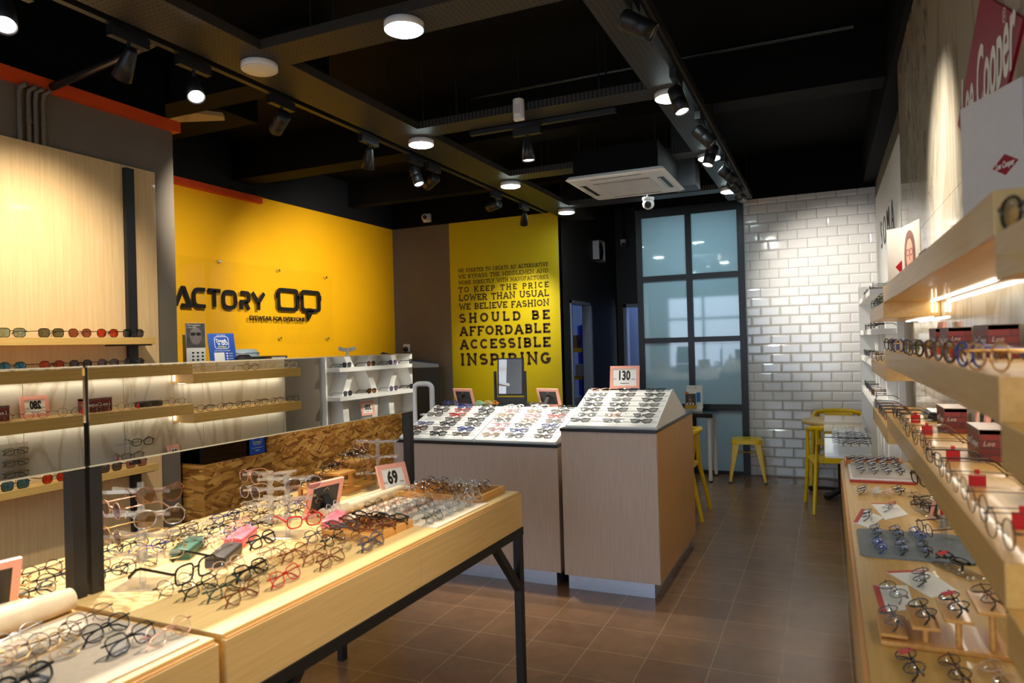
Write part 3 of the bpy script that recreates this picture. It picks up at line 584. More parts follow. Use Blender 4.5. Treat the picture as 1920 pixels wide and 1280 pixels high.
riser('left white stepped riser on the lower counter', -2.775, -2.19, RL[0], RL[1], RL[2], RL[3], RL[4]); riser('right white stepped riser on the lower counter', -2.18, -1.595, RL[0], RL[1], RL[2], RL[3], RL[4])
# ------------------------------------------------------------------ left wall: wooden panel with black rails and sunglass shelves
def panel():
    t = thing('wall_panel', 'light wooden display panel on the left wall', 'panel', (-4.0, 3.27, .25))
    MB().box((0, -3.6, 0), (.03, 0, 2.49)).build('board', M_MAPLE_Z, t)
    for y in (-.205, -1.3, -2.4): MB().box((.03, y-.03, 0), (.06, y+.03, 2.47)).build('rail', M_BLACK, t, label='black upright rail')
panel()
SHX = -3.83
for z, w in ((1.662, 'upper maple sunglasses shelf on the left wall panel'), (1.486, 'maple sunglasses shelf just above the mirror top'), (.876, 'lowest maple sunglasses shelf, seen under the mirror')):
    t = thing('wall_shelf', w, 'shelf', (-3.94, 3.13, z), 0, 'sunglasses shelves'); MB().box((0, -3.2, -.042), (.11, 0, 0)).build('board', M_MAPLE_Y, t, bevel=.002)
    MB().box((.0, -.26, -.05), (.08, -.0, -.042)).build('bracket', M_BLACK, t)
# ------------------------------------------------------------------ cash desk
def cash_desk():
    t = thing('cash_desk', 'cash desk of rough chipboard with a dark glass case', 'counter', (-3.85, 3.50, 0))
    MB().box((-.75, .60, 0), (0, 2.43, .98)).box((-.75, 0, 0), (0, .60, .80)).build('chipboard_front', M_OSB, t)
    MB().box((-.76, .6, .98), (.0, 2.44, 1.0)).build('worktop', M_BLACKGLOSS, t)
    MB().box((-.73, .02, .80), (-.012, .585, 1.44)).build('glass_case', lens_mat('smoked_glass', (.10, .09, .075), .08, .02), t)
    MB().box((-.75, 0, 1.44), (.0, .66, 1.462)).box((-.75, .0, .80), (-.72, .6, 1.44)).build('case_top', M_BLACKGLOSS, t)
    MB().box((-.8, .66, 1.0), (-.45, 2.35, 1.47)).build('back_shelf', M_BLACKWALL, t)
cash_desk()
def leaflet():
    t = thing('leaflet_stand', 'tall leaflet stand with a face in grey on the cash desk', 'sign', (-4.22, 3.79, 1.462), radians(68))
    MB().box((-.068, 0, 0), (.068, .014, .315)).build('card', M_PAPER, t); MB().box((-.067, -.001, .135), (.067, 0, .314)).build('photo', mat('grey_photo', (72, 70, 72), .4, noise=.5, nscale=14), t)
    fc = MB(); fc.prism(sq(0, .22, .042, .062, 0, 360, 20, 2.2)[:-1], -.0016, -.001, 1); fc.build('portrait', mat('grey_portrait', (120, 112, 108), .5, noise=.15, nscale=20), t)
    gl = MB()
    for x in (-.02, .02): gl.prism(sq(x, .235, .017, .012, 0, 360, 14)[:-1], -.0024, -.0016, 1)
    gl.box((-.005, -.0024, .237), (.005, -.0016, .241)); gl.build('dark_lenses', M_INK, t)
    link('caption', text_mesh('Wearing glasses is', .0125, 0, 0, 'LEFT'), M_PAPER, t, (-.058, -.002, .296)); link('caption', text_mesh('a way of life.', .0125, 0, 0, 'LEFT'), M_PAPER, t, (-.058, -.002, .280))
    mb = MB()
    for i in range(3):
        for k in range(3): mb.box((-.03+i*.034, -.0012, .04+k*.026), (-.014+i*.034, -.0004, .052+k*.026))
    mb.build('icons', M_INK, t)
leaflet()
def wallet_card():
    t = thing('payment_sign', 'blue payment sign leaning on the cash desk', 'sign', (-4.22, 4.05, 1.462), (radians(-14), 0, radians(66)))
    MB().box((-.1, 0, 0), (.1, .004, .25)).build('card', mat('payment_blue', (24, 78, 178), .35, noise=.03), t)
    ring = MB(); stroke(ring, rounded(.105, .095, .02, 5, 0, .176), .004, lambda x, z: (x, -.001, z), True); ring.build('rounded_square', M_PAPER, t)
    for s, z, x, c, b in (('Touch', .182, -.004, M_PAPER, .0012), ("'n GO", .158, .006, M_PAPER, .0012), ('eWallet', .137, 0, mat('lime_ink', (220, 226, 60), .5, noise=.03), .0004)): link('lettering', text_mesh(s, .032 if z > .14 else .02, 0, b), c, t, (x, -.0012, z))
    link('lettering', text_mesh('WE PREFER', .013), M_PAPER, t, (0, -.0012, .231)); link('lettering', text_mesh('FOR MORE REWARDS', .0125), M_PAPER, t, (0, -.0012, .108))
    MB().box((-.065, -.001, .022), (.012, 0, .098)).build('blank_square', M_PAPER, t); mb = MB()
    for i in range(4): mb.cyl((.032, -.0008, .03+i*.02), (.032, -.0002, .03+i*.02), .007, n=12); mb.box((.045, -.0008, .027+i*.02), (.075, -.0002, .031+i*.02))
    mb.build('icons', M_PAPER, t)
wallet_card()
t = thing('phone_stand', 'white phone stand box behind the blue payment sign', 'box', (-4.40, 3.93, 1.462), radians(70)); MB().box((-.06, 0, 0), (.06, .06, .24)).build('body', mat('pale_green_card', (196, 206, 196), .5, noise=.03), t, bevel=.004); MB().box((-.03, -.001, .17), (.03, 0, .22)).build('label_patch', M_STEEL, t)
tag(MB().box((-4.23, 3.90, 1.462), (-4.12, 4.02, 1.474)).build('card_tray', M_WPLAST, bevel=.003), 'small white tray at the foot of the payment sign', 'tray')
t = thing('receipt_printer', 'low black box on the cash desk under grey glasses cloth', 'machine', (-4.35, 4.3, 1.462)); MB().box((-.12, -.13, 0), (.12, .22, .055)).build('body', M_DARK, t, bevel=.006); MB().box((.121, -.11, .006), (.124, .2, .012)).build('slot', M_STEEL, t)
t = thing('folded_cloth', 'pale grey rounded pouch lying on the low black box', 'pouch', (-4.33, 4.37, 1.517)); mb = MB()
mb.add([(.1*x*(1-.55*k), .13*y*(1-.5*k), h) for k, h in ((0, 0), (0, .03), (.35, .055), (.8, .064)) for x, y in [(cos(2*pi*i/20), sin(2*pi*i/20)) for i in range(20)]], [(k*20+i, k*20+(i+1) % 20, (k+1)*20+(i+1) % 20, (k+1)*20+i) for k in range(3) for i in range(20)]+[tuple(range(60, 80))], True); mb.build('body', mat('pale_grey_plastic', (178, 196, 204), .4, noise=.04), t)
MB().tube([(.101*cos(a), .131*sin(a), .03) for a in [2*pi*i/24 for i in range(24)]], .003, 6, True).build('seam', M_STEEL, t)
def black_pouch():
    mb = MB(); n = 18
    mb.add([(.055*c*(1-.6*k), .08*s_*(1-.6*k), h) for k, h in ((0, 0), (-.05, .025), (.2, .055), (.75, .075)) for c, s_ in [(cos(2*pi*i/n), sin(2*pi*i/n)) for i in range(n)]], [(k*n+i, k*n+(i+1) % n, (k+1)*n+(i+1) % n, (k+1)*n+i) for k in range(3) for i in range(n)]+[tuple(range(3*n, 4*n))], True)
    o = mb.build('soft_pouch', mat('dark_fabric', (48, 42, 40), .6, noise=.2, nscale=20), loc=(-4.17, 4.20, 1.462)); tag(o, 'dark soft pouch beside the blue payment sign', 'pouch')
black_pouch()
t = thing('file_box', 'box of papers with brown edges beside the low black box', 'box', (-4.35, 4.68, 1.462)); MB().box((-.1, -.1, 0), (.1, -.085, .055)).box((-.1, .085, 0), (.1, .1, .055)).box((-.1, -.1, .05), (.1, .1, .056)).build('casing', mat('brown_card', (120, 84, 56), .6, noise=.1), t)
mb = MB(); [mb.box((-.095, -.083, .002+i*.0092), (.095, .083, .0095+i*.0092)) for i in range(5)]; mb.build('paper_stack', M_PAPER, t)
tag(MB().box((-4.3, 3.52, 1.462), (-4.2, 3.60, 1.60)).build('device', M_DARK, bevel=.01), 'black device half hidden behind the taupe wall end', 'machine')
def white_rack():
    t = thing('spectacle_rack', 'small white rack seen above the far end of the mirror', 'rack', (-4.2, 5.55, 1.47)); mb = MB()
    MB().box((-.06, -.06, 0), (.06, .06, .012)).build('base', M_WPLAST, t); MB().cyl((0, 0, .01), (0, 0, .1), .012, n=10).build('pole', M_WPLAST, t)
    for k in range(3): MB().tube([(0, -.13, .085+k*.012), (0, -.05, .07+k*.012), (0, .05, .07+k*.012), (0, .13, .085+k*.012)], .006, 6).build('arm', M_WPLAST, t)
white_rack()
# logo wall
def logo():
    a = thing('logo_board', 'clear acrylic board on standoffs on the yellow wall', 'sign', (-5.27, 5.0, 1.64))
    for y0, y1 in ((-1.52, .84), (.845, 1.70)): MB().box((0, y0, 0), (.006, y1, .80)).build('acrylic_sheet', lens_mat('sign_acrylic', (.995, .995, .99), .03, .0, None, .14, 0., True), a)
    for y, z in ((.03, .79), (.83, .77), (1.6, .755), (.83, .055), (1.61, .052), (-.8, .79), (-.8, .05)): MB().cyl((-.028, y, z), (.012, y, z), .013, n=14).build('standoff', M_CHROME, a)
    X0 = -5.262; w = .036; h = .190; z0 = 1.972
    def P(x): return lambda y, z: (x, y, z)
    defs = {'F': [[(0, 0), (0, 1)], [(0, 1), (.75, 1)], [(.0, .52), (.65, .52)]], 'A': [[(-.08, 0), (.42, 1.02), (.52, 1.02), (.98, 0), (.34, 0)]], 'C': [[(.95, 1)]+sq(.5, .5, .5, .5, 90, 270, 10, 3)+[(.95, 0)]],
            'T': [[(0, 1), (1, 1)], [(.5, 1), (.5, 0)]], 'O': [sq(.5, .5, .5, .5, 0, 360, 20, 3)[:-1]], 'R': [[(.0, 1), (.62, 1)]+sq(.62, .72, .33, .28, 90, -90, 8, 3)[1:]+[(.0, .42), (.0, -.08)], [(.5, .42), (.92, -.08)]], 'Y': [[(0, 1.05), (.5, .42), (1, 1.05)], [(.5, .42), (.5, -.06)]]}
    mb = MB(); sc = h-w
    for ch, ya, yb in (('F', 4.29, 4.45), ('A', 4.505, 4.69), ('C', 4.69, 4.862), ('T', 4.855, 5.035), ('O', 5.035, 5.225), ('R', 5.262, 5.405), ('Y', 5.412, 5.61)):
        for st in defs[ch]:
            pts = [(ya+w/2+px*(yb-ya-w), z0+w/2+pz*sc) for px, pz in st]
            for x in (X0, X0+.014): stroke(mb, pts, w, P(x), ch == 'O')
            n = len(pts)
            for i in range(n if ch == 'O' else n-1):   # solid sides
                p, q = Vector(pts[i]), Vector(pts[(i+1) % n]); d = (q-p).normalized()*w/2; nn = Vector((-d.y, d.x))
                for e in (nn, -nn): mb.quad((X0, p.x+e.x, p.y+e.y), (X0, q.x+e.x, q.y+e.y), (X0+.014, q.x+e.x, q.y+e.y), (X0+.014, p.x+e.x, p.y+e.y))
    tag(mb.build('logo_lettering', M_INK), 'raised black FACTORY letters on the yellow wall', 'sign')
    me = text_mesh('EYEWEAR FOR EVERYONE', .062, .003, .0012, 'LEFT', 0, 1.02); o = link('logo_tagline', me, M_INK, None, (-5.25, 5.375, 1.876), (0, 0, pi/2)); tag(o, 'small raised black tagline under the FACTORY letters', 'sign')
    wd = max(v.co.x for v in me.vertices)-min(v.co.x for v in me.vertices); o.scale = (.825/wd, 1, 1)
    g = MB(); zc = 2.105
    for x in (X0, X0+.014):
        stroke(g, rounded(.285, .205, .045, 4, 5.945, zc), .038, P(x), True); stroke(g, rounded(.285, .205, .045, 4, 6.31, zc), .038, P(x), True)
        stroke(g, [(6.085, zc+.03), (6.17, zc+.03)], .04, P(x)); stroke(g, [(5.79, zc+.04), (5.77, zc+.04)], .06, P(x)); stroke(g, [(6.465, zc+.04), (6.485, zc+.04)], .06, P(x))
        g.add([(x, 6.24, zc-.105), (x, 6.36, zc-.105), (x, 6.25, zc-.235)], [(0, 1, 2)]); g.add([(x, 6.26, zc-.08), (x, 6.32, zc-.08), (x, 6.29, zc-.1)], [(0, 1, 2)])
    for x1 in (5.945, 6.31):
        r0 = rounded(.323, .243, .05, 4, x1, zc); n = len(r0); g.add([(X0, *p) for p in r0]+[(X0+.014, *p) for p in r0], [(i, (i+1) % n, n+(i+1) % n, n+i) for i in range(n)])
    tag(g.build('logo_spectacles', M_INK), 'raised black spectacles logo with a speech bubble tail', 'sign')
logo()
# socket and papers on the rear wall, white instrument
t = thing('wall_socket', 'white wall socket with a black plug on the taupe rear wall', 'socket', (-5.12, 8.05, 1.555)); MB().box((-.05, -.01, -.05), (.05, 0, .05)).build('plate', M_WPLAST, t, bevel=.003); MB().lathe([(0, .0), (.03, 0), (.034, .02), (.026, .05), (0, .055)], (0, -.01, -.015), (0, -1, 0), 16).tube([(0, -.05, -.03), (0, -.05, -.08), (.0, -.03, -.2)], .006, 6).build('plug', M_DARK, t)
def ledge():
    t = thing('magazine', 'grey magazine with dark cover leaning under the wall socket', 'magazine', (-4.95, 7.7, 1.3), radians(20)); MB().prism([(-.3, 0), (.45, 0), (.45, .05), (.1, .10), (-.28, .21)], -.02, 0, 1).build('pages', mat('pale_blue_paper', (188, 200, 208), .5, noise=.04), t); MB().prism([(-.3, .19), (-.26, .21), (.1, .115), (.45, .06), (.45, .04), (.1, .085)], -.03, .01, 1).build('cover', M_DARK, t)
    MB().box((-.35, -.2, -1.3), (.5, .02, 0)).build('cabinet', M_BLACKWALL, t)
ledge()
def instrument():
    t = thing('eye_instrument', 'white eye test instrument with a ring frame behind the low counter', 'instrument', (-3.40, 5.6, 0), radians(14))
    MB().tube(rounded3(.17, .40, .05, 1.02), .024, 10, True, .03, (0, 1, 0)).build('head_frame', M_WPLAST, t)
    MB().cyl((0, 0, .84), (0, 0, .93), .006, n=8).lathe([(0, 0), (.03, 0), (.035, .012), (0, .02)], (0, 0, .93), (0, 0, 1), 14).build('chin_rest', M_WPLAST, t)
    MB().cyl((-.03, 0, .1), (-.05, 0, .83), .035, n=16).build('column', M_WPLAST, t); MB().box((-.2, -.2, 0), (.2, .2, .1)).build('base', M_WPLAST, t, bevel=.02); MB().box((-.12, -.06, .78), (.1, .06, .84)).build('carrier', M_WPLAST, t, bevel=.015)
def rounded3(w, h, r, zc): return [(x, 0, z) for x, z in rounded(w, h, r, 5, 0, zc)]
instrument()

def case_sticker():
    t = thing('payment_sticker', 'blue payment sticker low on the dark glass case of the cash desk', 'sticker', (-3.847, 3.985, .805), radians(90)); MB().box((-.075, 0, 0), (.075, .001, .17)).build('sticker', MATS['payment_blue'], t)
    ring = MB(); stroke(ring, rounded(.08, .07, .016, 5, 0, .105), .003, lambda x, z: (x, -.001, z), True); ring.build('rounded_square', M_PAPER, t); link('lettering', text_mesh('eWallet', .02, 0, .0004), MATS['lime_ink'], t, (0, -.0012, .08)); link('lettering', text_mesh('FOR MORE REWARDS', .0105), M_PAPER, t, (0, -.0012, .042)); MB().box((-.02, -.0012, .024), (.02, -.0006, .028)).build('small_print', M_PAPER, t)
case_sticker()
# ------------------------------------------------------------------ right wall: counter, shelves, white unit, vitrine
CZ = .80
def long_counter():
    t = thing('wall_counter', 'long maple counter along the right wall', 'counter', (.055, 4.72, 0))
    MB().box((.012, -6.6, CZ-.02), (.372, 0, CZ)).build('worktop', M_MAPLE_Y, t, bevel=.002)
    for k in range(6): MB().box((0, -1.1*(k+1)+.002, CZ-.2), (.02, -1.1*k-.002, CZ-.012)).build('drawer_front', M_MAPLE_Y, t, bevel=.0015)
    MB().box((.021, -6.6, .1), (.372, -.002, CZ-.021)).build('cabinet', M_MAPLE_Y, t); MB().box((.001, -6.6, CZ-.012), (.012, 0, CZ-.004)).build('edge_strip', MATS['edge_band'], t); MB().box((.06, -6.6, 0), (.372, -.05, .1)).build('kick_plate', M_BLACK, t)
long_counter()
SX = .222   # front plane of the shelves
def wshelf(y0, y1, z, label):
    t = thing('wall_shelf', label, 'shelf', (SX, y1, z), 0, 'maple shelves on the right wall'); L = y1-y0
    MB().box((0, -L, -.066), (.207, 0, 0)).build('board', M_MAPLE_Y, t, bevel=.0015)
    MB().box((.172, -L+.03, -.071), (.186, -.0, -.066)).build('led_strip', M_LEDSTRIP, t)
    if y1 == 4.36:
        for x in (.178, .192): MB().box((x-.003, -L-.004, -.05), (x+.003, -L-.001, -.012)).build('led_strip', M_LEDSTRIP, t)
    for z_ in (0,): area((SX+.178, (y0+y1)/2, z-.075), (SX+.178, (y0+y1)/2, 0), (.22 if z < 1.3 else .5)*L, .012, L-.05, (1, .94, .80))
nm = {1.752: 'upper', 1.486: 'middle', 1.222: 'lower'}
for z in (1.752, 1.486, 1.222):
    wshelf(1.2, 3.35, z, nm[z]+' maple wall shelf of the near bay on the right wall'); wshelf(3.352, 4.36, z-.064, nm[z]+' maple wall shelf of the far bay on the right wall, set a little lower')
    wshelf(-.6, 1.198, z-.064, nm[z]+' maple wall shelf at the right edge, closest to the camera')
# white shelf unit
def white_unit():
    t = thing('shelf_unit', 'white shelf unit with slanted dividers at the far right', 'shelf unit', (.25, 4.86, 0)); L = 1.6
    MB().box((.24, -.02, .0), (.265, L+.06, 1.93)).build('back_panel', M_WHITE, t); MB().box((.0, L, 0), (.24, L+.05, 1.95)).build('side_panel', M_WHITE, t); MB().box((.14, -.02, .0), (.24, .0, 1.95)).build('side_panel', M_WHITE, t)
    for z in (1.145, 1.395, 1.59, 1.835): MB().box((0, 0, z-.034), (.24, L, z)).build('shelf_board', M_WHITE, t)
    for k in range(4):
        for j, (z0, z1) in enumerate(((.0, 1.11), (1.146, 1.36), (1.396, 1.556), (1.591, 1.8))):
            y = .22+k*.34; s = .05 if (k+j) % 2 else -.05; MB().add(*bar_box(.09, .238, y-s, y+s, z0, z1)).build('slanted_divider', M_WHITE, t)
def bar_box(x0, x1, ya, yb, z0, z1, w=.04):
    vs = [(x0, ya-w, z0), (x1, ya-w, z0), (x1, ya+w, z0), (x0, ya+w, z0), (x0, yb-w, z1), (x1, yb-w, z1), (x1, yb+w, z1), (x0, yb+w, z1)]
    return vs, [(0, 3, 2, 1), (4, 5, 6, 7), (0, 1, 5, 4), (1, 2, 6, 5), (2, 3, 7, 6), (3, 0, 4, 7)]
white_unit()
spot((-1.7, 6.2, 2.95), (.3, 5.6, 1.35), 300, 40)  # added lamp without a fixture, brightens the white shelf unit
def header():
    t = thing('header_board', 'white header board with thin letters on the wall above the white shelf unit', 'sign', (.43, 4.84, 1.96)); MB().box((0, 0, 0), (.085, 2.2, .80)).build('board', M_WHITE, t)
    for k, ch in enumerate('SOMA'): link('letter', text_mesh(ch, .32, .001, -.004), M_INK, t, (-.003, (1.58, 1.27, .92, .56)[k], .285), (0, 0, -pi/2))
header()
def vitrine():
    t = thing('display_case', 'white glass topped display case full of eyeglasses beyond the maple counter', 'display case', (-.03, 4.98, 0)); L, w = 1.0, .27
    MB().box((.0, 0, .77), (w, L, .80)).box((.15, .25, 0), (w, L-.1, .77)).build('cabinet', M_WHITE, t); MB().box((.05, .03, .80), (w, L-.02, .845)).build('display_tray', M_WHITE, t)
    MB().box((0, -.003, .78), (w, .001, .94)).box((-.002, 0, .78), (.001, L, .94)).box((0, 0, .937), (w, L, .943)).build('glass_top', lens_mat('case_glass', (.95, .97, .98), .12, .0, None, .5, 0., True), t)
    MB().box((0, -.004, .9), (w, .0, .906)).build('black_edge', M_BLACK, t)
vitrine()
# table, chairs, stool and black table at the back
def round_table():
    t = thing('round_table', 'round pale wood table before the tiled wall', 'table', (.10, 7.62, 0))
    MB().lathe([(0, .70), (.345, .70), (.35, .705), (.35, .727), (.345, .732), (0, .732)], n=48).build('tabletop', M_MAPLE_X, t); MB().cyl((0, 0, .02), (0, 0, .7), .035, n=18).build('column', M_BLACK, t)
    mb = MB()
    for k in range(4):
        a = pi/4+k*pi/2+.35; mb.bar((.02*cos(a), .02*sin(a), .055), (.33*cos(a), .33*sin(a), .03), .055, .03); mb.cyl((.31*cos(a), .31*sin(a), 0), (.31*cos(a), .31*sin(a), .03), .02, n=10)
    mb.build('cross_base', M_BLACK, t)
round_table()
def armchair(loc, rz, label):
    t = thing('armchair', label, 'chair', loc, rz, 'yellow armchairs')   # faces local +y
    MB().tube([(-.215, .17, .70), (-.235, .0, .715), (-.225, -.16, .735), (-.13, -.235, .75), (0, -.25, .755), (.13, -.235, .75), (.225, -.16, .735), (.235, 0, .715), (.215, .17, .70)], .02, 10, False, .024).build('arm_rail', M_YPLAST, t)
    mb = MB(); n = 10
    for s in (0, 1): mb.v
    P = [(-.135+.27*i/n, -.235+.02*abs(i-n/2)*2/n-s, z) for s in (0, .012) for z in (.45, .6, .74) for i in range(n+1)]
    fs = [(k*(n+1)+i, k*(n+1)+i+1, (k+1)*(n+1)+i+1, (k+1)*(n+1)+i) for k in (0, 1, 3, 4) for i in range(n)]
    mb.add([(x, y+.06*(1-(z-.45)/.3), z) for x, y, z in P], fs, True); mb.build('backrest', M_YPLAST, t)
    MB().prism(rounded(.44, .43, .09, 6), .435, .455, 2).build('seat', M_YPLAST, t, bevel=.006)
    for x in (-1, 1):
        MB().tube([(x*.225, .17, .71), (x*.225, .19, .45), (x*.25, .245, .0)], .018, 10, taper=[.9, 1.1, .9]).build('leg', M_YPLAST, t); MB().tube([(x*.2, -.2, .74), (x*.2, -.2, .45), (x*.245, -.29, .0)], .018, 10, taper=[.9, 1.1, .9]).build('leg', M_YPLAST, t)
        MB().tube([(x*.21, -.2, .43), (x*.215, .18, .43)], .018, 8).build('side_rail', M_YPLAST, t)
armchair((-1.30, 6.40, 0), radians(90), 'yellow plastic armchair half hidden behind the taller counter'); armchair((.06, 7.02, 0), radians(8), 'yellow plastic armchair in front of the round table'); armchair((.08, 8.12, 0), radians(176), 'yellow plastic armchair behind the round table, by the tiles')
def stool():
    t = thing('metal_stool', 'yellow metal stool with a square seat and flared legs', 'stool', (-.83, 8.12, 0), radians(6)); pr = rounded(.31, .31, .05, 5); n = len(pr); mb = MB()
    mb.prism(pr, .448, .46, 2); q = rounded(.325, .325, .05, 5); mb.add([(x, y, .455) for x, y in pr]+[(x, y, .415) for x, y in q], [(i, (i+1) % n, n+(i+1) % n, n+i) for i in range(n)], True); mb.build('seat', M_YPLAST, t)
    MB().box((-.045, -.012, .4602), (.045, .012, .461)).build('hand_hole', M_DARK, t)
    for x in (-1, 1):
        for y in (-1, 1):
            m = MB(); a, b = .15, .195; w0, w1 = .075, .026
            for (ux, uy) in ((1, 0), (0, 1)):
                m.add([(x*a, y*a, .43), (x*(a-w0*ux), y*(a-w0*uy), .43), (x*(b-w1*ux), y*(b-w1*uy), .012), (x*b, y*b, .012), (x*(a-.012*(1-ux)), y*(a-.012*(1-uy)), .43), (x*(a-w0*ux-.012*(1-ux)), y*(a-w0*uy-.012*(1-uy)), .43), (x*(b-w1*ux-.01*(1-ux)), y*(b-w1*uy-.01*(1-uy)), .012), (x*(b-.01*(1-ux)), y*(b-.01*(1-uy)), .012)], [(0, 1, 2, 3), (7, 6, 5, 4), (0, 4, 5, 1), (2, 6, 7, 3), (1, 5, 6, 2), (0, 3, 7, 4)])
            lg = m.build('leg', M_YPLAST, t); MB().box((x*b-x*.03, y*b-y*.03, 0), (x*b+x*.002, y*b+y*.002, .018)).build('rubber_foot', M_DARK, lg)
    m = MB(); m.bar((-.155, -.155, .31), (.155, .155, .31), .02, .006).bar((-.155, .155, .31), (.155, -.155, .31), .02, .006); m.build('cross_brace', M_YPLAST, t)
stool()
def side_table():
    t = thing('side_table', 'narrow black table with white tube legs by the frosted screen', 'table', (-1.95, 7.87, 0)); MB().box((0, 0, .705), (.80, .5, .75)).build('tabletop', M_BLACKGLOSS, t, bevel=.002)
    for x in (.06, .755):
        for y in (.05, .46): lg = MB().cyl((x, y, .015), (x, y, .705), .02, n=16).build('leg', M_WPLAST, t); MB().cyl((x, y, 0), (x, y, .015), .021, n=12).build('foot_cap', M_DARK, lg)
side_table()
def brochure_holder():
    t = thing('brochure_holder', 'white brochure holder on the narrow black table', 'stand', (-1.385, 8.12, .75), radians(18)); MB().box((-.12, 0, 0), (.09, .07, .03)).box((-.075, .02, .03), (.10, .03, .29)).build('holder', M_PAPER, t); MB().box((.03, .0185, .10), (.075, .02, .21)).build('blue_panel', mat('leaflet_blue', (40, 128, 206), .4, noise=.03), t)
    link('caption', text_mesh('Easy on the eyes', .015, 0, 0, 'LEFT'), M_INK, t, (-.065, .019, .262)); b = MB().box((-.10, -.012, .03), (.02, -.006, .22)).build('brochure', M_PAPER, t)
    MB().box((-.098, -.0135, .07), (.018, -.012, .2)).build('photo', mat('brochure_photo', (70, 66, 64), .4, noise=.4, nscale=16), b); m = MB(); m.prism(sq(-.045, .145, .02, .03, 0, 360, 16, 2.2)[:-1], -.0145, -.0135, 1); m.prism([(-.085, .08), (-.01, .08), (-.02, .112), (-.07, .112)], -.0145, -.0135, 1); m.build('portrait', mat('portrait_skin', (150, 112, 92), .5, noise=.1), b)
    m = MB(); m.box((-.066, -.0155, .15), (-.024, -.0145, .158)); m.build('dark_glasses', M_INK, b); m = MB(); [m.cyl((-.08+k*.034, -.0146, .085), (-.08+k*.034, -.0136, .085), .011, n=14) for k in range(3)]; m.build('badges', M_PAPER, b)
    MB().box((-.105, -.016, .03), (.025, -.012, .068)).build('yellow_band', mat('band_yellow', (214, 160, 30), .5, noise=.03), b); MB().box((-.103, -.0155, .2), (-.06, -.012, .222)).build('orange_tab', mat('tab_orange', (232, 120, 30), .5, noise=.03), b)
brochure_holder()
# store room rack seen through the doorway
def rack():
    t = thing('storage_rack', 'blue and yellow storage rack seen through the corridor doorway', 'rack', (-3.44, 9.75, 0)); bl = mat('rack_blue', (30, 48, 150), .4, noise=.05); ye = mat('rack_yellow', (236, 178, 20), .4, noise=.05)
    for x in (0, .21):
        for y in (0, .5): MB().box((x-.018, y-.018, 0), (x+.018, y+.018, 1.82)).build('upright', bl, t)
    for z in (.4, 1.06, 1.455): MB().box((.0, -.02, z-.03), (.21, .0, z+.03)).box((.0, .5, z-.03), (.21, .52, z+.03)).build('beam', ye, t); MB().box((0, 0, z+.0), (.21, .5, z+.02)).build('shelf_board', M_STORE, t)
rack()
for x, y, z, s, c, l in ((-3.36, 9.85, 1.475, (.11, .2, .2), (150, 110, 70), 'brown carton on the top board of the storage rack'), (-3.27, 9.82, 1.08, (.12, .22, .17), (170, 160, 150), 'pale carton on the middle board of the storage rack'), (-3.34, 9.85, .42, (.16, .3, .36), (190, 190, 196), 'white box low on the storage rack')):
    t = thing('carton', l, 'box', (x, y, z)); MB().box((-s[0]/2, -s[1]/2, 0), (s[0]/2, s[1]/2, s[2])).build('box_body', mat('carton%d' % c[0], c, .7, noise=.05), t, bevel=.003); MB().box((-s[0]/2-.001, -.02, s[2]*.7), (s[0]/2+.001, .02, s[2]+.001)).build('tape', mat('tape', (200, 180, 140), .3, noise=.03), t)
b = MB(); n = 12; b.lathe([(.0, 0), (.05, .0), (.06, .04), (.045, .09), (.015, .11), (.025, .125), (0, .13)], n=12); o = b.build('plastic_bag', mat('green_bag', (120, 190, 150), .4, noise=.15), loc=(-3.26, 9.86, 1.475)); tag(o, 'pale green bag on the top board of the storage rack', 'bag')
# ------------------------------------------------------------------ eyeglasses
SHAPES = {'round': (.048, .046, 2.0, 0), 'oval': (.050, .037, 2.2, 0), 'panto': (.049, .043, 2.4, .10), 'rectangular': (.053, .033, 3.6, .04), 'square': (.053, .043, 3.4, .06), 'cat-eye': (.052, .040, 2.7, .16), 'aviator': (.056, .048, 2.3, .18)}
WEIGHTS = {'thin': .0010, 'slim': .0017, 'bold': .0027}
TEMPLE_Z = .009
def outline(shape, side, n=22):
    w, h, e, top = SHAPES[shape]; c = .0345 if w < .055 else .037; out = []
    for i in range(n):
        t = 2*pi*i/n; cx, sz = cos(t), sin(t)
        x = w/2*math.copysign(abs(cx)**(2/e), cx); z = h/2*math.copysign(abs(sz)**(2/e), sz)
        x *= 1+top*(z/(h/2))*.5
        if shape == 'cat-eye': z += .006*max(0, x/(w/2))*max(0, z/(h/2))
        if shape == 'aviator': x += .003*(-z/(h/2)) if x > 0 else 0
        out.append((side*(c+x), z))
    return out
GM = {}
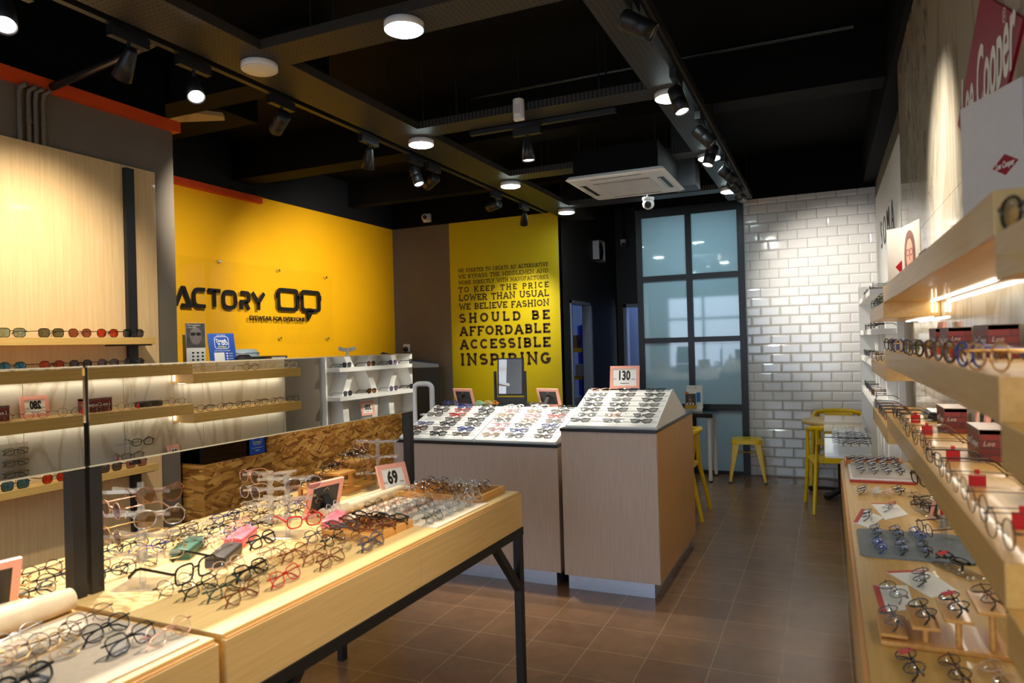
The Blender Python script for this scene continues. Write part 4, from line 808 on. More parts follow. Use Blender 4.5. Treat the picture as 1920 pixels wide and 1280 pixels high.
def g_frame(shape, wt):
    k = ('f', shape, wt)
    if k in GM: return GM[k]
    r = WEIGHTS[wt]; mb = MB()
    for s in (-1, 1): mb.tube([(x, .0, z) for x, z in outline(shape, s)], r, 6, True, r if wt == 'thin' else r*.85, (0, 1, 0))
    w, h, e, top = SHAPES[shape]; c = .0345 if w < .055 else .037; xi = c-w/2*.97; zb = .006 if wt != 'bold' else .005
    mb.tube([(-xi-.001, 0, zb), (-xi*.5, -.001, zb+.0035), (xi*.5, -.001, zb+.0035), (xi+.001, 0, zb)], r*1.1, 6, False, r*1.3, (0, 1, 0))
    if shape == 'aviator': mb.tube([(-xi-.004, 0, .016), (0, -.001, .0175), (xi+.004, 0, .016)], r, 6)
    for s in (-1, 1):
        xo = c+w/2*(1+top*.2); mb.bar((s*(xo-.002), 0, TEMPLE_Z), (s*.0672, .001, TEMPLE_Z), max(.002, r*1.6), max(.003, r*2)); mb.bar((s*.067, -.001, TEMPLE_Z), (s*.0672, .006, TEMPLE_Z), max(.002, r*1.5), max(.003, r*2))
        mb.tube([(s*(xi+.001), .001, -.002), (s*(xi-.002), .007, -.004), (s*(xi-.001), .009, -.009)], .0009, 5)
    GM[k] = mb.mesh('frame'); return GM[k]
def g_lens(shape, s):
    k = ('l', shape, s)
    if k in GM: return GM[k]
    o = outline(shape, s); cx = sum(x for x, z in o)/len(o); mb = MB(); n = len(o); vs = [(x, 0, z) for x, z in o]+[(cx+(x-cx)*.5, -.0014, z*.5) for x, z in o]+[(cx, -.0018, 0)]
    mb.add(vs, [(i, (i+1) % n, n+(i+1) % n, n+i) for i in range(n)]+[(n+i, n+(i+1) % n, 2*n) for i in range(n)], True); GM[k] = mb.mesh('lens'); return GM[k]
def g_temple(wt, s, pose):
    k = ('t', wt, s, pose)
    if k in GM: return GM[k]
    r = WEIGHTS[wt]; z = TEMPLE_Z
    if pose == 'open': P = [(s*.0672, .005, z), (s*.069, .05, z), (s*.069, .095, z-.001), (s*.0665, .112, z-.008), (s*.064, .136, z-.031)]
    elif pose == 'fold': q = .0085 if s > 0 else .0125; P = [(s*.0665, .006, z), (s*.04, q, z-.001), (-s*.02, q+.001, z-.004), (-s*.04, q+.002, z-.009), (-s*.06, q+.003, z-.026)]
    else: q = .0085 if s > 0 else .0125; P = [(s*.0665, .006, z), (s*.045, q, z-.006), (s*.0, q+.002, z-.018), (-s*.016, q+.003, z-.024), (-s*.034, q+.006, z-.045)]
    th = max(r, .0011); mb = MB(); mb.tube(P, th*.7, 6, False, th*(1.0 if wt == 'thin' else 1.35), (0, 0, 1) if pose == 'open' else (0, 0, 1), [1, 1, 1, 1.15, 1.5 if wt == 'thin' else 1.2]); GM[k] = mb.mesh('temple'); return GM[k]
GC = {'black': mat('black_acetate', (16, 16, 18), .22, noise=.1), 'matte black': mat('matte_black_metal', (24, 24, 26), .4, noise=.1), 'tortoise': mat('tortoise_acetate', (112, 54, 22), .2, noise=.7, nscale=70), 'clear': lens_mat('clear_acetate', (.90, .86, .80), .12, .08),
      'gold': mat('gold_metal', (232, 190, 126), .32, metal=1., noise=.05), 'silver': mat('silver_metal', (222, 222, 224), .32, metal=1., noise=.05), 'rose gold': mat('rose_metal', (238, 184, 162), .32, metal=1., noise=.05), 'gunmetal': mat('gun_metal', (70, 72, 78), .28, metal=1., noise=.05),
      'red': mat('red_acetate', (190, 26, 26), .2, noise=.2, nscale=50), 'blue': mat('blue_acetate', (34, 56, 140), .22, noise=.15), 'brown': mat('brown_acetate', (84, 48, 28), .22, noise=.3, nscale=60), 'grey': mat('grey_acetate', (92, 84, 90), .22, noise=.15), 'pink': mat('pink_acetate', (214, 150, 150), .25, noise=.1),
      'amber': lens_mat('amber_acetate', (.82, .48, .22), .12, .08), 'beige': mat('beige_acetate', (196, 160, 128), .25, noise=.1), 'green': mat('green_acetate', (36, 64, 52), .22, noise=.15), 'mint': mat('mint_acetate', (130, 214, 190), .3, noise=.05), 'orange': mat('orange_acetate', (232, 140, 40), .3, noise=.05)}
LENS = {'clear': lens_mat('lens_clear', (.95, .96, .96), .05, .02, (.86, .9, 1)), 'grey': lens_mat('lens_grey', (.10, .09, .10), .06), 'brown': lens_mat('lens_brown', (.30, .10, .03), .06), 'red': lens_mat('lens_red', (.55, .05, .02), .2, .03, (1, .25, .12)), 'blue': lens_mat('lens_blue', (.06, .16, .30), .22, .03, (.2, .6, 1)),
        'teal': lens_mat('lens_teal', (.35, .42, .32), .25, .03, (.45, .8, .75)), 'green': lens_mat('lens_green', (.14, .15, .08), .06), 'purple': lens_mat('lens_purple', (.22, .12, .30), .1), 'rose': lens_mat('lens_rose', (.50, .22, .26), .1), 'lilac': lens_mat('lens_lilac', (.52, .46, .56), .1), 'tan': lens_mat('lens_tan', (.55, .38, .26), .1), 'bluelight': lens_mat('lens_bluelight', (.86, .90, .96), .08, .02, (.45, .55, 1))}
NG = [0]
def glasses(shape, wt, col, loc, rz, pose, label, group, lens='clear', tilt=0., cat='eyeglasses', lift=None, tag_red=False, name='eyeglasses', roll=0., upside=False):
    """loc is a point of the supporting surface; front faces local -y turned by rz"""
    rot = Euler((tilt, roll, rz), 'XYZ')
    if lift is None:
        h = SHAPES[shape][1]/2+WEIGHTS[wt]*.9
        pts = [Vector((x, 0, z)) for x in (-.035, .035) for z in (-h, h)]
        if pose == 'open': pts += [Vector((s*.064, .136, TEMPLE_Z-.031-.0025)) for s in (-1, 1)]
        elif pose == 'fold': pts += [Vector((-.06*s, .0155, TEMPLE_Z-.028)) for s in (-1, 1)]+[Vector((0, .0145, TEMPLE_Z-.006))]
        else: pts += [Vector((-.034*s, .0185, TEMPLE_Z-.047)) for s in (-1, 1)]
        M_ = rot.to_matrix(); lift = -min((M_ @ p).z for p in pts)+.0004
    t = thing(name, label, cat, (loc[0], loc[1], loc[2]+lift), rot, group); mt = GC[col]
    link('frame', g_frame(shape, wt), mt, t)
    for s in (-1, 1): link('lens', g_lens(shape, s), LENS[lens], t); link('temple', g_temple(wt, s, pose), mt, t)
    if tag_red: (MB().box((.0705, .03, -.026), (.0715, .062, .004)).box((.0705, .041, .004), (.0715, .051, .0145)) if pose == 'open' else MB().box((-.055, .0, -.012), (-.032, .001, .012)).box((-.047, .0, .012), (-.040, .001, .02))).build('hang_tag', M_RED, t, (0, 0 if pose == 'open' else -.0035, 0))
    NG[0] += 1; return t
ORD = ['first', 'second', 'third', 'fourth', 'fifth', 'sixth', 'seventh', 'eighth', 'ninth', 'tenth', 'eleventh', 'twelfth', 'thirteenth', 'fourteenth']
def J(a): return random.uniform(-a, a)
FOLD = -radians(34)
FLAT = -radians(70)
# --- price signs / photo frames
def price_sign(loc, rz, number, label, w=.15, h=.125, lean=14, back=False, dx=0., group='pink price signs'):
    t = thing('price_sign', label, 'price sign', loc, rz, group); a = radians(lean); R_ = (-a, 0, 0); bw = .02
    mb = MB()
    for p, q in (((-w/2, 0, 0), (w/2, .012, bw)), ((-w/2, 0, h-bw), (w/2, .012, h)), ((-w/2, 0, bw), (-w/2+bw, .012, h-bw)), ((w/2-bw, 0, bw), (w/2, .012, h-bw))): mb.box(p, q)
    mb.build('pink_frame', M_PINK, t, rot=R_); MB().box((-w/2+bw, .004, bw), (w/2-bw, .006, h-bw)).build('insert', M_PAPER, t, rot=R_); MB().box((-w/2+bw*.6, .0062, bw*.6), (w/2-bw*.6, .010, h-bw*.6)).build('backing', M_DARK, t, rot=R_)
    iw, ih = w-2*bw, h-2*bw
    n = text_mesh(number, ih*.74, 0, .0034, 'CENTER', 0, .68); o = link('price', n, M_INK, t, rot=R_); p = Matrix.Rotation(-a, 4, 'X') @ Vector((-.004, .0034, bw+ih*.36)); o.location = p
    k = text_mesh('RM', ih*.13); o = link('currency', k, M_INK, t, rot=R_); o.location = Matrix.Rotation(-a, 4, 'X') @ Vector((-iw*.41, .0034, bw+ih*.36))
    m = MB()
    for x0, x1, z in ((iw*.27, iw*.45, .37), (-iw*.18, iw*.2, .13)): m.box((x0, .0032, bw+ih*z), (x1, .0036, bw+ih*(z+.03)))
    m.build('small_print', M_INK, t, rot=R_)
    top = Matrix.Rotation(-a, 4, 'X') @ Vector((0, .011, h*.62)); MB().bar(top, (.0 if not dx else dx, top.y+.052, .003), .03, .003).build('easel_leg', M_DARK, t)
    m = MB(); m.tube([(-.012, .0115, h*.74), (-.008, .0125, h*.80), (0, .0125, h*.82), (.008, .0125, h*.80), (.012, .0115, h*.74)], .0012, 5); m.tube([(.036, .0115, h*.44), (.044, .0125, h*.47), (.046, .0125, h*.5), (.044, .0125, h*.54), (.036, .0115, h*.56)], .0012, 5); m.build('clip', M_CHROME, t, rot=R_)
# --- acrylic tier stand
def acrylic_stand(loc, label, tiers, h, rz=0.):
    t = thing('acrylic_stand', label, 'stand', loc, rz, 'clear acrylic eyewear stands')
    MB().box((-.06, -.06, 0), (.06, .06, .005)).build('base', M_ACRYL, t, bevel=.0015); MB().cyl((0, 0, .005), (0, 0, h), .009, n=14).build('pole', M_ACRYL, t)
    for z in tiers:
        m = MB(); m.cyl((0, 0, z-.014), (0, 0, z+.01), .014, n=14)
        for s in (-1, 1):
            for y in (-1, 1): m.bar((s*.01, y*.006, z), (s*.095, y*.028, z+.004), .004, .009)
        m.build('arm', M_ACRYL, t)
def hard_case(loc, rz, rgb, label):
    t = thing('glasses_case', label, 'case', loc, rz, 'slim glasses cases'); m = mat('case%d_%d' % (rgb[0], rgb[1]), rgb, .42, noise=.06, nscale=40)
    pr = [(-.03, 0), (.03, 0), (.032, .006), (.032, .024)]; lid = [(-.032, .024), (.032, .024), (.030, .031), (0, .037), (-.030, .031)]
    MB().prism([(-.032, .006)]+pr+[(-.032, .024)], -.08, .08, 0).build('case_body', m, t, bevel=.002); MB().prism(lid, -.081, .081, 0).build('case_lid', m, t, bevel=.003); MB().box((-.05, -.0325, .0238), (.05, -.032, .0248)).build('seam', M_INK, t)
def wood_tray(loc, rz, sx, sy, label, ribs=5, m=None):
    t = thing('wooden_tray', label, 'tray', loc, rz, 'bamboo trays'); m = m or M_BAMBOO; h = .028; b = .012
    mb = MB(); mb.box((0, 0, 0), (sx, b, h)).box((0, sy-b, 0), (sx, sy, h)).box((0, b, 0), (b, sy-b, h)).box((sx-b, b, 0), (sx, sy-b, h)); mb.build('rim', m, t, bevel=.002); MB().box((b, b, 0), (sx-b, sy-b, .008)).build('base', m, t)
    for i in range(ribs): MB().box((sx*(i+1)/(ribs+1)-.003, b, .008), (sx*(i+1)/(ribs+1)+.003, sy-b, .016)).build('divider', m, t)
def soft_roll(p, q, r, label):
    p, q = Vector(p), Vector(q); t = thing('fabric_roll', label, 'cloth', p+Vector((0, 0, 0)), 0, 'cream display cushions'); d = q-p; n = 24
    mb = MB(); mb.tube([(d.x*i/12, d.y*i/12, r) for i in range(13)], r, 18, False, r*.98, (0, 0, 1), [.86]+[1]*11+[.86]); mb.build('roll', mat('cream_velvet', (222, 200, 166), .8, noise=.08, nscale=30), t)
    MB().tube([(d.x*i/12+.0, d.y*i/12, .001+.002) for i in range(13)], .004, 6).build('piping', MATS['cream_velvet'], t)
# ------------------------------------------------------------------ things on the middle display table
def flat_cloth(pts, label, rgb):
    m = MB(); m.prism([(p.x, p.y) for p in pts], .9, .904, 2); o = m.build('display_mat', mat('mat%d' % rgb[0], rgb, .85, noise=.06, nscale=60)); tag(o, label, 'mat'); return o
flat_cloth([T(.99, .03), T(1.40, .03), T(1.46, .47), T(.99, .47)], 'cream fabric mat under rows of thin frames by the bamboo trays', (226, 206, 180))
TD = .9044
AX = pi/2-TH
fr = 'eyeglasses laid out on the middle display table'
for sh, wt, co, xy, dr, lb, kw in (
  ('round', 'thin', 'black', (-1.64, 1.385), .12, 'thin black round eyeglasses, leftmost of the dark front group on the middle table', {}), ('panto', 'slim', 'black', (-1.565, 1.40), .1, 'black panto eyeglasses second from left in the dark front group', {}),
  ('round', 'slim', 'green', (-1.49, 1.41), .08, 'dark green round eyeglasses third from left in the dark front group', {}), ('round', 'slim', 'tortoise', (-1.415, 1.40), .1, 'brown tortoise round eyeglasses nearest the table edge in the dark front group', {}),
  ('square', 'bold', 'black', (-1.535, 1.555), .15, 'thick black square eyeglasses just behind the dark front group', {}), ('panto', 'slim', 'beige', (-1.63, 1.565), .1, 'beige eyeglasses in front of the black glasses case', {}),
  ('cat-eye', 'slim', 'red', (-1.40, 1.545), .05, 'red cat-eye eyeglasses near the front edge of the middle table', {}), ('panto', 'slim', 'clear', (-1.465, 1.52), .1, 'clear eyeglasses beside the red cat-eye pair', {}),
  ('square', 'bold', 'black', (-1.745, 1.82), .0, 'bold black square eyeglasses in front of the pink case, one temple raised', {}), ('square', 'slim', 'grey', (-1.605, 1.93), .12, 'grey square eyeglasses below the nearer bamboo tray', {}),
  ('panto', 'slim', 'black', (-1.52, 1.91), .1, 'black panto eyeglasses overlapping the grey pair below the bamboo tray', {}), ('panto', 'slim', 'clear', (-1.445, 1.905), .1, 'clear eyeglasses between two dark pairs below the bamboo tray', {}),
  ('square', 'bold', 'grey', (-1.375, 1.92), .08, 'dark grey square eyeglasses at the table edge below the bamboo tray', {}), ('panto', 'slim', 'beige', (-1.615, 1.73), .15, 'beige panto eyeglasses in the amber group', {}),
  ('panto', 'slim', 'amber', (-1.535, 1.735), .1, 'amber eyeglasses in the middle of the amber group', {}), ('round', 'slim', 'amber', (-1.46, 1.74), .12, 'amber round eyeglasses on the right of the amber group', {}),
  ('square', 'slim', 'tortoise', (-1.385, 1.725), .08, 'tortoise square eyeglasses at the table edge beside the amber group', {}), ('panto', 'thin', 'gold', (-1.555, 1.655), .1, 'gold wire eyeglasses between the black square and the amber group', {})):
    glasses(sh, wt, co, (*xy, .9), AX+.10+J(.03), 'fold', lb, fr, tilt=FOLD+J(.1), **kw)
hard_case((-1.93, 1.68, .9), AX+.55, (40, 92, 70), 'dark green glasses case behind the acrylic stand'); hard_case((-1.75, 1.66, .9), AX+.5, (52, 46, 42), 'black glasses case with a gold pair on top'); hard_case((-1.86, 1.84, .9), AX+.5, (232, 110, 124), 'pink glasses case behind the black case'); hard_case((-1.70, 2.14, .9), AX+.5, (232, 110, 126), 'pink glasses case beside the back of a photo frame')
for sh, wt, co, xy, lb in (('round', 'thin', 'rose gold', (-1.76, 1.66), 'thin gold eyeglasses lying on the black glasses case'), ('panto', 'thin', 'pink', (-1.86, 1.84), 'pink eyeglasses lying on the pink glasses case'), ('panto', 'slim', 'clear', (-1.93, 1.67), 'clear eyeglasses lying on the dark green glasses case'), ('round', 'thin', 'silver', (-1.70, 2.14), 'silver eyeglasses standing on the farther pink case')):
    glasses(sh, wt, co, (*xy, .937), AX+.3, 'fold', lb, fr, tilt=FOLD*.8)
# acrylic stands with their pairs
rdir = Vector((.914, .406, 0)); cdir = Vector((.406, -.914, 0))
def on_stand(base, z, side, spec, lb, gap=.085):
    sh, wt, co, le = spec; s = 1 if side == 'r' else -1; f = (rdir*s*.62+cdir*.8).normalized(); c = Vector(base)+rdir*s*gap*.8+cdir*.03
    glasses(sh, wt, co, (c.x, c.y, .9+z), math.atan2(f.x, -f.y), 'open', lb, 'pairs on the acrylic stands', le, lift=-.004, tilt=.05)
S1 = (-1.795, 1.406, .9); acrylic_stand(S1, 'tall acrylic stand nearest the camera on the middle table', (.08, .14, .20, .265), .29, .42)
for z, sd, sp, lb in ((.265, 'r', ('round', 'slim', 'tortoise', 'tan'), 'tortoise round pair with tan lenses at the top of the nearest acrylic stand'), (.225, 'l', ('round', 'thin', 'rose gold', 'lilac'), 'gold pair with lilac lenses, upper left on the nearest acrylic stand'), (.20, 'r', ('aviator', 'thin', 'silver', 'tan'), 'silver aviator pair, second from top right on the nearest acrylic stand'), (.15, 'l', ('round', 'thin', 'gold', 'lilac'), 'gold pair with lilac lenses, lower left on the nearest acrylic stand'), (.10, 'r', ('square', 'thin', 'gold', 'clear'), 'gold square pair low on the right of the nearest acrylic stand')): on_stand(S1, z, sd, sp, lb)
glasses('square', 'bold', 'black', (-1.665, 1.475, .9), radians(94), 'open', 'big black square eyeglasses standing open in front of the nearest acrylic stand', fr, 'bluelight', lift=.034, tilt=.08).scale = (1.22,)*3
S2 = (-1.762, 1.962, .9); acrylic_stand(S2, 'acrylic stand holding a red pair in the middle of the table', (.06, .13, .20), .21, .4); S2b = (-1.982, 2.115, .9); acrylic_stand(S2b, 'acrylic stand with lilac pairs in front of the chipboard desk', (.06, .12, .18), .19, .4)
for b, z, sd, sp, lb in ((S2, .19, 'r', ('aviator', 'thin', 'silver', 'lilac'), 'silver pair with lilac lenses at the top of the middle acrylic stand'), (S2, .115, 'r', ('panto', 'thin', 'black', 'clear'), 'thin black pair in the middle of the middle acrylic stand'), (S2, .06, 'r', ('cat-eye', 'bold', 'red', 'clear'), 'red cat-eye pair hanging low on the middle acrylic stand'),
                          (S2b, .18, 'l', ('aviator', 'thin', 'rose gold', 'lilac'), 'rose gold pair at the top left of the acrylic stand by the desk'), (S2b, .12, 'l', ('aviator', 'thin', 'silver', 'lilac'), 'silver pair second from top on the acrylic stand by the desk'), (S2b, .06, 'l', ('round', 'thin', 'silver', 'clear'), 'silver pair lowest on the acrylic stand by the desk')): on_stand(b, z, sd, sp, lb)
S3 = (-1.92, 2.745, .9); acrylic_stand(S3, 'acrylic stand behind the pink 69 price sign', (.075, .15, .22), .235, .4)
for z, sp, lb in ((.215, ('round', 'thin', 'rose gold', 'clear'), 'rose gold pair at the top of the stand behind the 69 sign'), (.15, ('panto', 'thin', 'black', 'clear'), 'black pair in the middle of the stand behind the 69 sign'), (.085, ('round', 'thin', 'gunmetal', 'clear'), 'dark metal pair lowest on the stand behind the 69 sign')): on_stand(S3, z, 'l', sp, lb)
price_sign((-1.755, 2.655, .9), radians(66), '69', 'pink framed price sign reading 69 at the far end of the middle table', .15, .145, 22)
price_sign((-1.845, 2.235, .9), radians(-100), '69', 'pink photo frame seen from behind beside the pink glasses case', .17, .15, 16)
wood_tray((-1.40, 1.965, .9), AX, .24, .22, 'nearer bamboo tray with thick frames on the middle table', 4); wood_tray((-1.33, 2.605, .9), AX, .25, .42, 'farther bamboo tray at the far end of the middle table', 5)
def grid(n, fn): [fn(i) for i in range(n)]
for i, (sh, wt, co) in enumerate((('round', 'slim', 'tortoise'), ('panto', 'bold', 'tortoise'), ('panto', 'bold', 'black'), ('round', 'bold', 'grey'), ('round', 'bold', 'brown'), ('panto', 'bold', 'black'))):
    u, v = .04+.075*(i % 3), .055+.1*(i//3); p = Vector((-1.40, 1.965))+Vector((sin(TH), cos(TH)))*u+Vector((-cos(TH), sin(TH)))*v
    glasses(sh, wt, co, (p.x, p.y, .915), AX+pi/2+.15, 'fold', '%s %s eyeglasses, %s from left in the %s row of the nearer bamboo tray' % (co, sh, ORD[i % 3], ('front', 'back')[i//3]), 'eyeglasses in the nearer bamboo tray', tilt=FOLD)
for i in range(10):
    u, v = .06+.12*(i % 2), .06+.072*(i//2); p = Vector((-1.33, 2.605))+Vector((sin(TH), cos(TH)))*u+Vector((-cos(TH), sin(TH)))*v
    co, sh = ('silver', 'gunmetal', 'black', 'silver', 'brown')[i % 5], ('round', 'panto')[i % 2]
    glasses(sh, 'thin' if co != 'brown' else 'slim', co, (p.x, p.y, .916), AX+.1, 'fold', '%s %s eyeglasses, %s from the aisle in the %s column of the farther bamboo tray' % (co, sh, ORD[i//2], ('near', 'far')[i % 2]), 'eyeglasses in the farther bamboo tray', tilt=FOLD*1.2)
for i in range(26):   # pale mat: thin wire frames
    r, c = i//6, i % 6; u, v = 1.045+.078*r+.012*(c % 2), .075+.066*c; p = T(u, v); co = ('silver', 'silver', 'rose gold', 'silver', 'rose gold', 'gold')[c] if (3*r+c) % 8 else 'black'; sh = ('round', 'panto', 'oval')[(r+2*c) % 3]
    glasses(sh, 'thin', co, (p.x, p.y, TD), AX+J(.1), 'fold', '%s wire %s eyeglasses, %s from aisle in %s row on cream mat' % (co, sh, ORD[c], ORD[r]), 'wire eyeglasses on the cream mat', tilt=FOLD+J(.08))
soft_roll(T(.96, .495), T(1.50, .495), .021, 'cream cushion roll at the back of the cream mat'); soft_roll(T(.98, .545), T(1.52, .545), .019, 'second cream cushion roll behind the first on the middle table')
for i in range(33):   # behind the mirror: dense rows
    r, c = i % 3, i//3; p = T(.07+.098*c+.02*r, .64+.105*r); co = ('black', 'gunmetal', 'black', 'gold', 'brown', 'silver', 'blue')[(c+3*r) % 7] if c > 2 else ('gold', 'black', 'brown')[(c+r) % 3]; sh = ('panto', 'oval', 'round', 'rectangular')[(c+r) % 4]
    glasses(sh, 'thin' if co in ('gold', 'gunmetal', 'silver') else 'slim', co, p, AX+J(.1), 'fold', '%s %s eyeglasses behind the mirror, %s from the near end in the %s row' % (co, sh, ORD[c], ('first', 'middle', 'last')[r]), 'eyeglasses behind the mirror', tilt=FOLD+J(.08), lens='clear')
def step_riser(loc, rz, label, n=3):
    t = thing('step_stand', label, 'stand', loc, rz, 'small wooden step stands'); MB().box((-.05, 0, 0), (.10, .42, .018)).build('base', M_BAMBOO, t, bevel=.002)
    for k in range(n): MB().box((-.045, .01+.14*k, .05+.035*k), (.095, .13+.14*k, .062+.035*k)).build('step', M_BAMBOO, t, bevel=.0015); MB().box((-.03, .02+.14*k, .018), (-.015, .035+.14*k, .05+.035*k)).box((.07, .1+.14*k, .018), (.085, .115+.14*k, .05+.035*k)).build('post', M_BAMBOO, t)
step_riser((-2.10, 2.42, .9), -TH, 'wooden step stand with three levels in front of the chipboard desk')
for k in range(3):
    for j in range(2): glasses('panto', 'slim', ('black', 'brown')[j], (-2.10+.02+.002*k, 2.42+.04+.14*k+.062*j, .962+.035*k), radians(90), 'fold', '%s eyeglasses, %s pair on the %s step of the wooden step stand' % (('black', 'brown')[j], ('near', 'far')[j], ('lowest', 'middle', 'top')[k]), 'eyeglasses on the wooden step stand', tilt=FOLD)
# ------------------------------------------------------------------ near display table (cut off at the lower left)
flat_cloth([T(-.72, .035), T(-.04, .035), T(-.03, .47), T(-.72, .47)], 'grey beige fabric mat on the near display table', (196, 178, 156))
soft_roll(T(-.70, .505), T(-.03, .505), .032, 'cream cushion roll at the back of the mat on the near table'); soft_roll(T(-.72, .575), T(-.10, .575), .026, 'second cream cushion roll behind the first on the near table')
price_sign(T(-.16, .675), radians(-100), '69', 'pink photo frame seen from behind at the left edge on the near table', .17, .15, 16)
for sh, wt, co, u, v, lb in (('panto', 'thin', 'brown', -.09, .34, 'thin brown eyeglasses farthest back on the near table mat'), ('panto', 'slim', 'black', -.12, .24, 'black panto eyeglasses by the seam of the two tables'), ('square', 'slim', 'black', -.14, .13, 'black square eyeglasses in the middle of the near table mat'),
                             ('panto', 'bold', 'black', -.36, .14, 'bold black eyeglasses nearest the bottom left corner'), ('round', 'thin', 'rose gold', -.08, .085, 'rose wire eyeglasses at the front corner of the near table mat'), ('round', 'thin', 'brown', -.20, .30, 'brown wire eyeglasses left of the black panto pair on the near table')):
    p = T(u, v); glasses(sh, wt, co, (p.x, p.y, TD), AX+.1+J(.08), 'fold', lb, 'eyeglasses on the near table mat', tilt=FOLD+J(.08), lens='bluelight' if co == 'black' else 'clear')
for i in range(21):
    r, c = i//7, i % 7; u, v = -.25-.095*c+.01*r, .22+.085*r; p = T(u, v); co = ('rose gold', 'clear', 'gold', 'rose gold', 'silver', 'clear', 'pink')[(c+2*r) % 7]; sh = ('round', 'panto', 'oval')[(c+r) % 3]
    if i in (0,): co = 'gold'
    glasses(sh, 'slim' if co in ('clear', 'pink') else 'thin', co, (p.x, p.y, TD), AX+.1+J(.15), 'fold', '%s %s eyeglasses, %s from right in %s row on near table mat' % (co, sh, ORD[c], ('front', 'middle', 'back')[r]), 'pale eyeglasses on the near table mat', tilt=FOLD+J(.12))
for i in range(8):
    r, c = i % 2, i//2; p = T(-.02-.11*c, .68+.11*r); glasses('oval', 'slim', ('black', 'gold', 'brown')[i % 3], p, AX+J(.1), 'fold', '%s oval eyeglasses behind the near mirror, %s from the right in the %s row' % (('black', 'gold', 'brown')[i % 3], ORD[c], ('first', 'second')[r]), 'eyeglasses behind the near mirror', tilt=FOLD)
# ------------------------------------------------------------------ risers on the service counters
def on_riser(prof, x, k, n, spec, lb, grp):
    y0, y1, z0, z1, _ = prof; f = (k+.42)/n; sh, wt, co, le = spec; y = y0+(y1-y0)*f; z = z0+.012+(z1-z0-.012)*f
    glasses(sh, wt, co, (x, y, z), pi+J(.06), 'cross', lb, grp, le, tilt=radians(50), lift=.021)
P7 = (RT[0], RT[1], RT[2], RT[3], RT[4]); PL = (RL[0], RL[1], RL[2], RL[3], RL[4])
ROWS = ['front', 'second', 'third', 'fourth', 'fifth', 'sixth', 'top']
for k in range(7):
    for c in range(3):
        x = (-1.43, -1.235, -1.04)[c]-.006*k*0+J(.012); co = 'gunmetal' if (k+c) % 4 == 1 else ('matte black' if (k*3+c) % 7 != 4 else 'rose gold')
        on_riser(P7, x, k, 7, (('oval', 'rectangular', 'oval')[c] if k % 3 else 'rectangular', 'slim' if co == 'matte black' else 'thin', co, 'clear'), '%s eyeglasses, %s from left in the %s row of the tall white riser' % (co, ORD[c], ROWS[k]), 'eyeglasses on the tall white riser')
for half, x0, nm_ in ((0, -2.775, 'left'), (1, -2.18, 'right')):
    for k in range(7):
        for c in range(3):
            if half == 0 and c == 0 and k == 3: continue
            x = x0+.10+.19*c+J(.014)
            if half == 0: co, le = ('black', 'black', 'brown', 'black', 'blue', 'black', 'black')[(k*2+c) % 7], ('clear', 'clear', 'clear', 'bluelight')[(k+c) % 4]
            else: co, le = (('beige', 'pink', 'pink', 'grey', 'beige', 'pink', 'silver')[k], ('grey', 'blue', 'grey', 'beige', 'pink', 'beige', 'silver')[k], ('brown', 'black', 'blue', 'grey', 'red', 'black', 'black')[k])[c], 'clear'
            if half == 0 and (k, c) in ((4, 1), (5, 1)): co = 'red'
            if half == 0 and k == 6 and c == 1: co = 'blue'
            on_riser(PL, x, k, 7, (('panto', 'square', 'rectangular')[(k+c) % 3], 'slim' if half else ('bold' if (k+c) % 2 else 'slim'), co, le), '%s eyeglasses, %s from left in the %s row of the %s low riser' % (co, ORD[c], ROWS[k], nm_), 'eyeglasses on the low white risers')
price_sign((-1.278, 4.745, 1.232), 0, '130', 'pink price sign reading 130 on top of the tall riser', .205, .158, 10)
price_sign((-2.56, 4.86, 1.096), pi-.25, '80', 'pink photo frame seen from behind, left of the standing mirror', .19, .14, 18, dx=.0); price_sign((-1.86, 4.86, 1.096), pi-.25, '80', 'pink photo frame seen from behind, right of the standing mirror', .19, .14, 18)
def stand_mirror():
    t = thing('standing_mirror', 'black framed tilting mirror standing behind the low risers', 'mirror', (-2.19, 4.86, 1.086), radians(3)); MB().box((-.13, -.03, 0), (.13, .09, .02)).box((-.12, -.005, .02), (.12, .02, .075)).build('base', M_BLACK, t, bevel=.002)
    for x in (-.128, .114): MB().box((x, -.005, .02), (x+.014, .02, .27)).build('upright', M_BLACK, t)
    mb = MB(); mb.box((-.105, .0, .085), (.105, .014, .37)); mb.build('mirror_frame', M_BLACK, t, rot=(radians(-4), 0, 0)); MB().box((-.093, -.003, .10), (.093, 0, .36)).build('mirror_glass', M_MIRROR, t, rot=(radians(-4), 0, 0))
stand_mirror()
for sh, co, x, lb in (('square', 'blue', -2.69, 'blue childrens eyeglasses standing behind the left low riser'), ('cat-eye', 'mint', -2.40, 'mint eyeglasses standing left of the standing mirror'), ('round', 'orange', -2.34, 'orange eyeglasses half hidden by the standing mirror'), ('rectangular', 'black', -2.0, 'black rectangular eyeglasses standing right of the standing mirror'), ('panto', 'clear', -1.95, 'clear eyeglasses lying before the right photo frame')):
    glasses(sh, 'bold', co, (x, 4.83 if sh != 'panto' else 4.80, 1.086), J(.1), 'fold', lb, 'eyeglasses on the ridge of the low risers', lift=.025, tilt=-.2)
